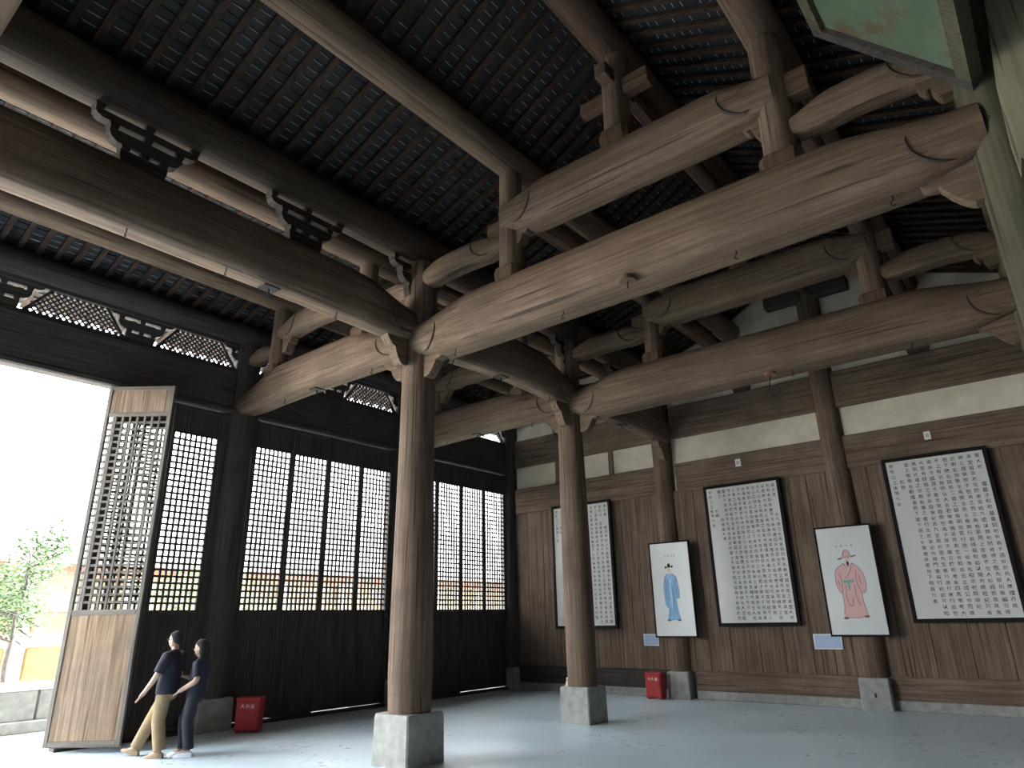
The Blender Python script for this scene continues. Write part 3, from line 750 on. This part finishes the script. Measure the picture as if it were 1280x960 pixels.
# portraits
BL = [plain('robe_blue', (.22, .46, .70), .5), plain('robe_blue_line', (.05, .15, .34), .5), plain('robe_blue_pale', (.42, .60, .76), .5), plain('skin_print', (.66, .58, .50), .5), M_ink]
PK = [plain('robe_pink', (.70, .43, .40), .5), plain('robe_pink_line', (.24, .12, .13), .5), plain('robe_pink_pale', (.70, .46, .42), .5), plain('skin_print2', (.70, .60, .52), .5), M_ink, plain('sash_green', (.16, .40, .36), .5)]
def portrait_blue(yl, yr, zb, zt, X):
    w_, h_ = yl-yr, zt-zb; asp = h_/w_; P = []
    P.append(([(.40,.335),(.46,.345),(.52,.335),(.62,.37),(.655,.44),(.68,.55),(.665,.60),(.60,.605),(.595,.62),(.62,.74),(.66,.815),(.60,.835),(.50,.828),(.40,.838),(.33,.82),(.35,.76),(.375,.71),(.33,.70),(.29,.66),(.28,.55),(.30,.44),(.335,.37)], 0, 0))
    P.append(([(.42,.335),(.52,.335),(.50,.40),(.47,.46),(.455,.45)], 2, 1))
    P.append(([(.44,.46),(.47,.46),(.49,.60),(.47,.70),(.45,.70)], 2, 1))
    P.append((ell(.465, .295, .040, .038), 3, 1))
    P.append(([(.42,.27),(.43,.235),(.465,.222),(.50,.235),(.51,.27)], 4, 2))
    P.append((ell(.385, .268, .026, .014), 4, 2)); P.append((ell(.545, .262, .026, .014), 4, 2))
    lines = [[(.33,.38),(.35,.47),(.33,.56),(.36,.66),(.38,.70)], [(.40,.40),(.38,.50),(.40,.62)], [(.62,.38),(.59,.48),(.61,.60)], [(.56,.42),(.53,.55),(.56,.70),(.60,.81)], [(.42,.70),(.40,.80)], [(.50,.48),(.52,.62),(.50,.80)], [(.30,.60),(.34,.60)], [(.645,.50),(.61,.52)],
             [(.28,.55),(.30,.44),(.335,.37),(.40,.335)], [(.52,.335),(.62,.37),(.655,.44),(.68,.55),(.665,.60),(.60,.605)], [(.33,.82),(.40,.838),(.50,.828),(.60,.835),(.66,.815)], [(.44,.335),(.47,.40),(.50,.335)]]
    for l in lines: P += [(q, 1, 2) for q in stroke(l, .011, asp)]
    for u in (.36, .62): P.append((ell(u, .835, .045, .012), 1, 1))
    for l in ([(.435,.285),(.455,.285)], [(.475,.285),(.495,.285)], [(.452,.312),(.478,.312)]): P += [(q, 4, 3) for q in stroke(l, .008, asp)]
    return flat_mesh(P, X, yl, zt, w_, h_)
def portrait_red(yl, yr, zb, zt, X):
    w_, h_ = yl-yr, zt-zb; asp = h_/w_; P = []
    P.append(([(.42,.345),(.50,.36),(.58,.345),(.68,.39),(.74,.44),(.77,.52),(.755,.60),(.70,.63),(.66,.62),(.665,.70),(.70,.80),(.71,.83),(.56,.85),(.30,.845),(.285,.82),(.315,.74),(.315,.63),(.26,.60),(.225,.53),(.235,.43),(.29,.385)], 0, 0))
    P.append(([(.43,.345),(.58,.345),(.50,.44),(.45,.47)], 2, 1))
    P.append(([(.36,.505),(.56,.50),(.56,.525),(.36,.53)], 5, 2)); P.append(([(.44,.525),(.48,.525),(.47,.60),(.44,.60)], 5, 1))
    P.append((ell(.50, .300, .058, .040), 3, 1))
    P.append(([(.42,.285),(.43,.245),(.47,.222),(.53,.222),(.57,.245),(.58,.285)], 0, 2))
    P.append(([(.33,.296),(.42,.288),(.42,.302),(.34,.312)], 1, 2)); P.append(([(.58,.28),(.67,.268),(.67,.282),(.58,.294)], 1, 2))
    P.append(([(.475,.33),(.525,.33),(.515,.362),(.50,.385),(.487,.362)], 4, 2))
    lines = [[(.42,.345),(.29,.385),(.235,.43),(.225,.53),(.26,.60),(.315,.63)], [(.58,.345),(.68,.39),(.74,.44),(.77,.52),(.755,.60),(.70,.63),(.66,.62)], [(.315,.63),(.315,.74),(.285,.82)], [(.665,.63),(.665,.70),(.71,.83)], [(.58,.345),(.50,.44),(.40,.49)],
             [(.42,.345),(.47,.40)], [(.62,.42),(.60,.52),(.66,.62)], [(.32,.42),(.34,.52),(.315,.63)], [(.40,.55),(.38,.66),(.41,.74),(.47,.74),(.49,.66)], [(.55,.55),(.56,.66),(.60,.74)], [(.66,.46),(.68,.55)], [(.27,.50),(.30,.56)], [(.30,.845),(.56,.85),(.71,.83)], [(.42,.285),(.58,.285)], [(.42,.285),(.47,.222),(.53,.222),(.58,.285)]]
    for l in lines: P += [(q, 1, 2) for q in stroke(l, .010, asp)]
    P.append((ell(.31, .85, .05, .012), 1, 1)); P.append((ell(.68, .838, .05, .012), 1, 1))
    for l in ([(.46,.292),(.485,.296)], [(.515,.296),(.54,.292)], [(.485,.318),(.515,.318)]): P += [(q, 4, 3) for q in stroke(l, .009, asp)]
    return flat_mesh(P, X, yl, zt, w_, h_)
XP = XC-.36
e = framed('ancestor_portrait', 8.17, 7.16, 1.36, 3.50, XP, 'framed portrait of an official in a blue robe on the wall column', 'portrait', 'framed ancestor portraits', M_sheet2, .035, .04)
portrait_blue(8.17, 7.16, 1.36, 3.50, XP).build('painted_figure', BL, e)
lettering(['像', '公', '祖', '先'], 1, XP, 7.83, 3.22, .34, .06, e, M_ink, .8)
e = framed('ancestor_portrait', 4.19, 3.14, 1.38, 3.50, XP, 'framed portrait of an official in a pink-red robe on the wall column', 'portrait', 'framed ancestor portraits', M_sheet2, .035, .04)
portrait_red(4.19, 3.14, 1.38, 3.50, XP).build('painted_figure', PK, e)
lettering(['像', '公', '祖', '先'], 1, XP, 3.88, 3.15, .40, .06, e, M_ink, .7)
M_card = plain('card_blue', (.36, .46, .66), .4)
for (ya, yb, za, zb_, lb) in ((8.69, 8.28, 1.13, 1.40, 'small pale blue caption card at the foot of the blue-robed portrait'), (4.66, 4.10, 1.09, 1.39, 'small pale blue caption card at the foot of the red-robed portrait')):
    e = empty('caption_card', (XC-.09, (ya+yb)/2, za), lb, 'card', 'caption cards')
    MB().cbox(XC-.085, XC-.063, yb, ya, za, zb_, .003).build('backing', M_white, e)
    MB().box(XC-.0875, XC-.0855, yb+.02, ya-.02, za+.02, zb_-.02).build('printed_face', M_card, e)
for (ya, yb, za, zb_, lb) in ((5.82, 5.69, 5.16, 5.34, 'small white paper slip on the rail above the middle calligraphy panel'), (1.84, 1.72, 5.11, 5.28, 'small white paper slip on the rail above the right calligraphy panel')):
    e = empty('paper_slip', (XC-.125, (ya+yb)/2, za), lb, 'paper', 'paper slips')
    MB().box(XC-.125, XC-.122, yb, ya, za, zb_).build('sheet', M_white, e)
    MB().box(XC-.1262, XC-.1252, yb+.03, ya-.03, za+.05, zb_-.05).build('print', plain('slip_print', (.5, .5, .5)), e)
# red fire boxes
M_red = plain('red_enamel', (.40, .010, .015), .4); M_redd = plain('red_enamel_door', (.46, .015, .02), .4)
def firebox(x, y, w_, d_, h_, rot, label):
    e = empty('fire_equipment_box', (x, y, 0), label, 'box', 'red fire equipment boxes')
    def ch(nm, mb, mt):
        o = bpy.data.objects.new(nm, mb.mesh(nm, [mt], (0, 0, 0))); COL.objects.link(o); o.parent = e; return o
    ch('body', MB().cbox(0, d_, -w_/2, w_/2, .03, h_, .012), M_red)
    ch('lid', MB().cbox(-.012, d_+.008, -w_/2-.008, w_/2+.008, h_-.03, h_+.012, .006), M_red)
    ch('door', MB().cbox(-.014, .0, -w_/2+.02, w_/2-.02, .06, h_-.05, .005), M_redd)
    for sy in (-1, 1): ch('foot', MB().cbox(.02, d_-.02, sy*w_*.38-.03, sy*w_*.38+.03, 0, .035, .004), M_red)
    ch('handle', MB().tube([(-.016, -w_/2+.06, h_*.48), (-.035, -w_/2+.06, h_*.48), (-.035, -w_/2+.06, h_*.58), (-.016, -w_/2+.06, h_*.58)], .006, 6), M_iron)
    mt = plain('pale_lettering', (.82, .62, .60), .5)
    o = lettering(['器', '火', '灭'], 1, 0, .13, h_-.08, .26, .10, None, mt, .9)
    me = o.data; off = o.location.copy()
    for v in me.vertices: v.co += off+Vector((-.0145, 0, 0))
    o.location = (0, 0, 0); o.parent = e
    e.rotation_euler = (0, 0, rot); return e
firebox(15.24, 8.25, .40, .26, .56, 0, 'bright red fire equipment box by the plank wall')
firebox(7.22, 12.02, .42, .26, .56, R(40), 'dim red fire equipment box in front of the lattice doors')
# figurine on the plinth
e = empty('figurine', (XB-.25, Y1+.24, PH-.02), 'tiny pale figurine standing on the plinth of the second free-standing column', 'figurine')
fx, fy, fz = XB-.25, Y1+.24, PH-.02
def lathe(cx, cy, prof, n=12):
    return MB().loft([[(cx+r*math.cos(2*math.pi*k/n), cy+r*math.sin(2*math.pi*k/n), z) for k in range(n)] for r, z in prof])
M_por = plain('porcelain', (.72, .62, .58), .3)
lathe(fx, fy, [(.035, fz), (.038, fz+.02), (.032, fz+.06), (.020, fz+.10)]).build('body', M_por, e, smooth=60)
lathe(fx, fy, [(.008, fz+.10), (.022, fz+.115), (.024, fz+.13), (.016, fz+.15), (.004, fz+.157)]).build('head', M_por, e, smooth=60)
# slot in the plinth of the tall wall column
MB().box(XC-.306, XC-.292, YR-.02, YR+.015, .23, .31).build('slot', M_ink, bpy.data.objects['stone_plinth.003'])
# green plaque
vb, vt = Vector((0, -.23, 6.53)), Vector((0, .85, 7.88)); vv = (vt-vb).normalized(); nn = Vector((0, vv.z, -vv.y)); Lp = (vt-vb).length
def slab(x0, x1, s0, s1, t0, t1):
    vs = []
    for t in (t0, t1):
        for x, s in ((x0, s0), (x1, s0), (x1, s1), (x0, s1)):
            p = vb+vv*s+nn*t; vs.append((x, p.y, p.z))
    return MB().add(vs, [(3, 2, 1, 0), (4, 5, 6, 7), (0, 1, 5, 4), (1, 2, 6, 5), (2, 3, 7, 6), (3, 0, 4, 7)])
e = empty('hanging_plaque', (4.8, .3, 6.5), 'large green painted plaque with brown peeling patches hung high at the right', 'plaque')
M_gr = mottled('green_paint', (.07, .115, .075), (.13, .18, .12), 3, .5, ((.11, .075, .04), 1.6, .52))
slab(2.9, 6.6, 0, Lp, -.05, 0).build('panel', M_gr, e)
WO = W_green
slab(6.58, 6.72, -.1, Lp+.1, -.07, .06).build('frame_bar', W_dark('y'), e); slab(2.8, 2.94, -.1, Lp+.1, -.07, .06).build('frame_bar', W_dark('y'), e)
slab(2.94, 6.58, -.1, .06, -.07, .06).build('frame_bar', WO, e); slab(2.94, 6.58, Lp-.06, Lp+.1, -.07, .06).build('frame_bar', WO, e)
# weathered split board
mb = MB().prism([(-.56, 7.6), (-.47, 6.8), (-.40, 6.2), (-.37, 5.6), (-.375, 5.27), (-.41, 5.42), (-.45, 5.33), (-.50, 5.45), (-.62, 5.36), (-.70, 5.6), (-.76, 6.6), (-.78, 7.6)], 'x', 6.44, 6.52)
e = empty('split_board', (6.48, -.5, 5.27), 'pale weathered board with a jagged pointed lower end beside the dark rear column', 'board')
mb.build('plank', wood((.30, .27, .17), (.48, .44, .29), 'z', (.24, .22, .13), key='_weathered'), e)
for z in (5.6, 7.2): MB().tube([(6.437, -.5, z), (6.45, -.5, z)], .02, 8).build('nail_head', M_iron, e)
# ================================================================ PEOPLE
def skin_obj(name, joints, edges, root, mat, parent, M, sub=2):
    bm = bmesh.new(); lay = bm.verts.layers.skin.verify(); vv_ = {}
    for k, (p, r) in joints.items():
        v = bm.verts.new(p); v[lay].radius = r if isinstance(r, tuple) else (r, r); v[lay].use_root = (k == root); vv_[k] = v
    for a, b in edges: bm.edges.new((vv_[a], vv_[b]))
    me = bpy.data.meshes.new('s'); bm.to_mesh(me); bm.free()
    ob = bpy.data.objects.new('s', me); COL.objects.link(ob)
    md = ob.modifiers.new('skin', 'SKIN'); md.use_smooth_shade = True
    ms = ob.modifiers.new('sub', 'SUBSURF'); ms.levels = sub; ms.render_levels = sub
    bpy.context.view_layer.update()
    m2 = bpy.data.meshes.new_from_object(ob.evaluated_get(bpy.context.evaluated_depsgraph_get()))
    bpy.data.objects.remove(ob); bpy.data.meshes.remove(me)
    m2.transform(M); m2.name = name; m2.materials.clear(); m2.materials.append(mat)
    m2.polygons.foreach_set('use_smooth', [True]*len(m2.polygons))
    o = bpy.data.objects.new(name, m2); COL.objects.link(o); o.parent = parent
    return o
def chain(*ks): return list(zip(ks[:-1], ks[1:]))
def ball(c, r, n=16, m_=10, keep=None, deform=None):
    mb = MB(); rings = []
    for i in range(m_+1):
        t = math.pi*i/m_
        ring = []
        for k in range(n):
            a = 2*math.pi*k/n; p = Vector((math.sin(t)*math.cos(a), math.sin(t)*math.sin(a), math.cos(t)))
            if deform: p = deform(p)
            ring.append((c[0]+r[0]*p[0], c[1]+r[1]*p[1], c[2]+r[2]*p[2]))
        rings.append(ring)
    return mb.loft(rings)
def child(mb, name, mat, parent, M, smooth=70):
    me = mb.mesh(name, [mat], (0, 0, 0), smooth); me.transform(M)
    o = bpy.data.objects.new(name, me); COL.objects.link(o); o.parent = parent; return o
M_skin = plain('skin', (.42, .275, .205), .55); M_hair = plain('hair', (.009, .008, .008), .85)
M_navy = mottled('navy_cloth', (.010, .011, .022), (.015, .017, .033), 9, .85); M_khaki = mottled('khaki_cloth', (.25, .178, .095), (.33, .245, .14), 6, .85)
M_blk = mottled('dark_trousers', (.010, .012, .022), (.016, .019, .033), 8, .8); M_shoe = plain('white_shoe', (.72, .78, .86), .5); M_brown = plain('tan_shoe', (.30, .22, .13), .6)
def hand(J, E, pre, wrist, fwd_, dn, side):
    """palm and five fingers, slightly curled; fwd_ direction of the fingers, dn curl direction, side towards the thumb"""
    wv, f, d, s = Vector(wrist), Vector(fwd_).normalized(), Vector(dn).normalized(), Vector(side).normalized()
    J[pre+'palm'] = (wv+f*.05, (.044, .030)); E.append((pre+'wr', pre+'palm'))
    J[pre+'kn'] = (wv+f*.085, (.044, .026)); E.append((pre+'palm', pre+'kn'))
    for i, (o, l) in enumerate(((.028, .065), (.010, .075), (-.009, .070), (-.027, .055))):
        a = wv+f*.095+s*o*1.1; b = a+f*l*.55+d*l*.15; c = b+f*l*.35+d*l*.40
        for nm, p in (('a', a), ('b', b), ('c', c)): J[f'{pre}f{i}{nm}'] = (p, .0105)
        E += [(pre+'kn', f'{pre}f{i}a'), (f'{pre}f{i}a', f'{pre}f{i}b'), (f'{pre}f{i}b', f'{pre}f{i}c')]
    t1 = wv+f*.045+s*.042; t2 = t1+f*.035+s*.018+d*.01
    J[pre+'t1'] = (t1, .0125); J[pre+'t2'] = (t2, .0115); E += [(pre+'palm', pre+'t1'), (pre+'t1', pre+'t2')]
def person(loc, heading, label, spec):
    e = empty('person', loc, label, 'person', 'visitors walking past the doors')
    M = Matrix.Rotation(heading, 4, 'Z')
    s = spec
    J = {'pel': (s['pel'], (.09, .08)), 'bel': (s['bel'], (.09, .08)), 'che': (s['che'], (.10, .085)), 'nb': (s['nb'], (.062, .058)), 'nk': (s['nk'], .058),
         'hd0': (s['hd0'], (.050, .055))}
    E = chain('pel', 'bel', 'che', 'nb', 'nk', 'hd0')
    for sd in 'LR':
        hp, kn, an, to = s['leg'+sd]; sh, el, wr, hf = s['arm'+sd]
        J['hp'+sd] = (hp, .070); J['kn'+sd] = (kn, .055); J['an'+sd] = (an, .042); J['to'+sd] = (to, (.035, .025))
        E += chain('pel', 'hp'+sd, 'kn'+sd, 'an'+sd, 'to'+sd)
        J['sh'+sd] = (sh, .055); J['el'+sd] = (el, .048); J[sd+'wr'] = (wr, (.036, .030))
        E += chain('che', 'sh'+sd, 'el'+sd, sd+'wr')
        hand(J, E, sd, wr, Vector(wr)-Vector(el)+Vector(hf)*.1, hf, (0, -1 if sd == 'L' else 1, .3) if s.get('thumb_in', True) else (1, 0, 0))
    body = skin_obj('body', J, E, 'pel', M_skin, e, M)
    def skull(p):
        x, y, z = p
        if z < 0: t = -z; x, y = x*(1-.14*t)+.20*t*t, y*(1-.38*t*t)
        if x > 0: x *= .94
        x += .24*math.exp(-(p.y**2/.018+(p.z+.14)**2/.030))*(p.x > 0)           # nose
        x -= .07*math.exp(-((abs(p.y)-.40)**2/.03+(p.z-.08)**2/.02))*(p.x > 0)   # eye sockets
        x += .05*math.exp(-(p.y**2/.05+(p.z+.52)**2/.012))*(p.x > 0)            # lips
        return Vector((x, y, z))
    hm = ball(Vector(s['hd1']), (.098, .080, .122), 28, 22, deform=skull).mesh('head', [M_skin], (0, 0, 0), 80); hm.transform(M)
    bm_ = bmesh.new(); bm_.from_mesh(body.data); bm_.from_mesh(hm); bm_.to_mesh(body.data); bm_.free(); bpy.data.meshes.remove(hm)
    # clothes follow the same joints
    k = s.get('wide', 1)
    def ring(c, rx, ry, n=18): return [(c[0]+rx*math.cos(2*math.pi*i/n), c[1]+ry*math.sin(2*math.pi*i/n), c[2]) for i in range(n)]
    pel, bel, che, nb, nk = [Vector(s[q]) for q in ('pel', 'bel', 'che', 'nb', 'nk')]; Z = Vector((0, 0, 1))
    sh_ = MB().loft([ring(pel-Z*.08, .158*k, .188*k), ring(pel+Z*.03, .158*k, .184*k), ring(bel, .145*k, .172*k), ring(che-Z*.06, .148*k, .18*k), ring(che+Z*.03, .140*k, .185*k),
                     ring(che.lerp(nb, .55), .118*k, .178*k), ring(che.lerp(nb, .85), .090*k, .13*k), ring(nb+Z*.015, .068, .078), ring(nk-Z*.01, .062, .064)])
    for sd in 'LR':
        sa, el, wr, hf = [Vector(q) for q in s['arm'+sd]]; inn = Vector((sa.x, sa.y*.6, sa.z+.01))
        sh_.tube([inn, sa, sa.lerp(el, .35), sa.lerp(el, .8)], [.075*k, .082*k, .078*k, .074*k], 12)
    child(sh_, 'shirt', s['shirt'], e, M, 60)
    tr = MB().loft([ring(pel+Z*.03, .132*k, .165*k), ring(pel-Z*.06, .140*k, .172*k), ring(pel-Z*.13, .125*k, .160*k), ring(pel-Z*.17, .08*k, .10*k)])
    for sd in 'LR':
        hp, kn, an, to = [Vector(q) for q in s['leg'+sd]]
        tr.tube([hp+Z*.04, hp.lerp(kn, .2), hp.lerp(kn, .6), kn, kn.lerp(an, .5), kn.lerp(an, .97)], [.085*k, .104*k, .102*k, .094*k, .09*k, .085*k], 14)
    child(tr, 'trousers', s['trousers'], e, M, 60)
    for sd in 'LR':
        hp, kn, an, to = [Vector(q) for q in s['leg'+sd]]
        d = Vector((to.x-an.x, to.y-an.y, 0)).normalized(); pit = s.get('pitch'+sd, 0)
        hl = Vector((an.x, an.y, 0))-d*.06; rings = []
        for t, wy, hz in ((0, .028, .06), (.05, .038, .085), (.10, .038, .085), (.17, .044, .055), (.24, .042, .042), (.275, .022, .028)):
            c = hl+d*t; lift = max(0, pit)*t+max(0, -pit)*(.27-t)
            n_ = Vector((-d.y, d.x, 0))
            rings.append([c+n_*wy*sx+Vector((0, 0, zz*hz+lift)) for sx, zz in ((-1, 0), (-1, .5), (-.6, 1), (.6, 1), (1, .5), (1, 0))])
        child(MB().loft(rings), 'shoe', s['shoe'], e, M, 60)
    hc = Vector(s['hd1'])
    if s['hair'] == 'short':
        def cut(p):
            lim = -.75 if p.x < -.25 else (-.25 if p.x < .15 else .45)
            return Vector((p.x, p.y, max(p.z, lim)))
        child(ball(hc+Vector((-.012, 0, .022)), (.106, .090, .116), deform=cut), 'hair', M_hair, e, M)
    else:
        child(ball(hc+Vector((-.012, 0, .022)), (.108, .094, .118), deform=lambda p: Vector((min(p.x, .8), p.y, max(p.z, -.1 if p.x < .35 else .40)))), 'hair', M_hair, e, M)
        rings = []
        for z, xo, rx, ry in ((.07, -.02, .092, .092), (-.02, -.03, .092, .100), (-.10, -.045, .085, .102), (-.18, -.055, .07, .098), (-.27, -.06, .045, .085)):
            rings.append([hc+Vector((xo+rx*math.cos(a)*(.55 if math.cos(a) > 0 else 1), ry*math.sin(a), z)) for a in [2*math.pi*k/14 for k in range(14)]])
        child(MB().loft(rings), 'hair_length', M_hair, e, M)
    for sy in (-1, 1):
        child(ball(hc+Vector((-.005, sy*.080, -.01)), (.018, .010, .030), 8, 6), 'ear', M_skin, e, M)
        child(ball(hc+Vector((.080, sy*.034, .010)), (.009, .013, .007), 8, 6), 'eye', M_hair, e, M)
    child(ball(hc+Vector((.088, 0, -.064)), (.008, .020, .006), 8, 6), 'mouth', plain('lips', (.40, .18, .16)), e, M)
    if s.get('glasses'):
        mb = MB()
        for sy in (-1, 1):
            c = hc+Vector((.100, sy*.036, .010))
            mb.tube([c+Vector((0, .028*math.cos(t), .022*math.sin(t))) for t in [2*math.pi*k/12 for k in range(13)]], .003, 5)
            mb.tube([c+Vector((0, sy*.028, 0)), hc+Vector((0, sy*.086, .01))], .003, 5)
        mb.tube([hc+Vector((.100, -.008, .012)), hc+Vector((.100, .008, .012))], .003, 5)
        child(mb, 'glasses', M_iron, e, M)
    return e
HD = math.atan2(.7786, -.6275)
person((5.27, 11.02, 0), HD-.1, 'man in dark t-shirt, khaki trousers and glasses striding to the open door', dict(
    pel=(0, 0, .93), bel=(-.005, 0, 1.08), che=(-.01, 0, 1.27), nb=(-.035, 0, 1.42), nk=(-.03, 0, 1.48), hd0=(-.015, 0, 1.54), hd1=(-.01, 0, 1.60), hd2=(-.02, 0, 1.65),
    legL=((0, .085, .90), (.03, .09, .49), (-.05, .09, .09), (.10, .10, .03)), legR=((.02, -.085, .90), (.24, -.09, .51), (.44, -.09, .11), (.58, -.09, .06)), pitchR=.25,
    armL=((-.03, .185, 1.375), (.07, .235, 1.10), (.22, .225, .90), (.6, 0, -.6)), armR=((-.03, -.185, 1.375), (-.02, -.235, 1.10), (.10, -.235, .88), (.6, 0, -.6)),
    shirt=M_navy, trousers=M_khaki, shoe=M_brown, hair='short', glasses=True))
person((5.56, 10.72, 0), HD+.05, 'long-haired woman in dark clothes and white shoes behind the man', dict(
    pel=(0, 0, .88), bel=(0, 0, 1.01), che=(-.02, 0, 1.17), nb=(-.03, 0, 1.31), nk=(-.02, 0, 1.365), hd0=(.005, 0, 1.42), hd1=(.01, 0, 1.475), hd2=(0, 0, 1.525),
    legL=((0, .08, .85), (.05, .08, .47), (-.02, .08, .09), (.12, .085, .03)), legR=((.02, -.08, .85), (.16, -.08, .48), (.13, -.08, .09), (.27, -.085, .03)),
    armL=((-.03, .165, 1.265), (-.07, .22, 1.03), (.11, .20, .93), (.5, -.2, -.4)), armR=((-.03, -.165, 1.265), (-.02, -.215, 1.03), (.17, -.12, 1.06), (.6, .4, .1)),
    shirt=M_navy, trousers=M_blk, shoe=M_shoe, hair='long', wide=.86))
# ================================================================ OUTSIDE
e = empty('stone_parapet', (2, 16.2, 0), 'low weathered stone parapet outside the open entrance', 'parapet')
for i in range(9):
    x = -6+i*1.6
    MB().cbox(x+.02, x+1.58, 16.05, 16.30, .16, .70, .02).build('stone_panel', M_stone, e)
MB().cbox(-6, 8.4, 15.98, 16.37, .70, .84, .03).build('coping', mottled('pale_coping', (.55, .56, .54), (.7, .7, .68), 5), e)
MB().cbox(-6, 8.4, 15.95, 16.40, -.04, .17, .02).build('footing', M_stone, e)
bd = empty('courtyard_building', (12, 26, 0), 'pale building with orange panels across the courtyard', 'building')
M_cream = mottled('cream_wall', (.24, .20, .12), (.31, .26, .17), 1.2, .9); M_orange = mottled('orange_panel', (.20, .085, .028), (.26, .12, .045), 2, .8)
M_rust = plain('rust_beam', (.20, .10, .065), .8); M_cw = plain('white_column', (.5, .5, .48), .8); M_rt = mottled('grey_roof', (.24, .24, .25), (.31, .31, .32), 3, .9)
MB().box(-8, 46, 26, 26.3, -.04, 4.2).build('wall', M_cream, bd)
for i in range(18):
    x = -7.5+i*3
    MB().cbox(x+.3, x+2.7, 25.9, 26.02, .3, 1.25, .03).build('orange_panel', M_orange, bd)
    MB().cbox(x-.16, x+.16, 25.6, 25.92, -.04, 3.4, .03).build('pillar', M_cw, bd)
    MB().cbox(x+.3, x+2.7, 25.92, 26.02, 1.75, 2.3, .02).build('rust_panel', M_rust, bd)
MB().cbox(-8, 46, 25.4, 26.0, 3.4, 3.8, .03).build('eave_beam', M_rust, bd)
MB().prism([(24.2, 3.7), (29.5, 6.4), (29.5, 6.7), (24.2, 3.95)], 'x', -9, 47).build('roof', M_rt, bd)
# tree
def tree(x, y, h, spread, label, seed, nleaf):
    rnd = random.Random(seed)
    e = empty('tree', (x, y, -.04), label, 'tree', 'courtyard trees')
    mb = MB(); tips = []
    def br(p, d, L, r, lev):
        pts = [p]; q = p.copy(); dd = d.copy()
        for i in range(4):
            dd = (dd+Vector((rnd.uniform(-.2, .2), rnd.uniform(-.2, .2), rnd.uniform(-.05, .15)))).normalized(); q = q+dd*L/4; pts.append(q.copy())
        mb.tube(pts, [r*(1-.15*i) for i in range(5)], 6)
        if lev == 0: tips.extend(pts[1:]); return
        for i in range(4):
            a = rnd.uniform(0, 6.28); t = pts[rnd.choice((2, 3, 4))]
            br(t, Vector((math.cos(a)*spread, math.sin(a)*spread, rnd.uniform(.25, .8))).normalized(), L*.68, r*.5, lev-1)
    br(Vector((x, y, -.04)), Vector((.05, 0, 1)), h*.42, .10, 3)
    mb.build('trunk', W_dark('z'), e)
    lf = MB()
    for _ in range(nleaf):
        c = rnd.choice(tips)+Vector((rnd.gauss(0, .22), rnd.gauss(0, .22), rnd.gauss(0, .14)))
        a, b_ = rnd.uniform(0, 6.28), rnd.uniform(-.7, .7); s_ = rnd.uniform(.05, .10)
        u = Vector((math.cos(a), math.sin(a), b_)).normalized(); v = u.cross(Vector((rnd.uniform(-1, 1), rnd.uniform(-1, 1), 1))).normalized()
        lf.add([c-u*s_, c+v*s_*.4+Vector((0, 0, .01)), c+u*s_, c-v*s_*.4], [(0, 1, 2), (0, 2, 3)])
    o = lf.build('foliage', M_leaf, e)
    return e
M_leaf = mottled('leaf', (.055, .11, .035), (.10, .17, .065), 2, .6)
tree(5.6, 19.6, 5.2, .9, 'small green tree in the courtyard left of the open leaf', 4, 5200)
tree(11.5, 22.5, 6.0, .9, 'courtyard tree glimpsed through the lattice doors', 9, 3000)
bpy.context.view_layer.update()
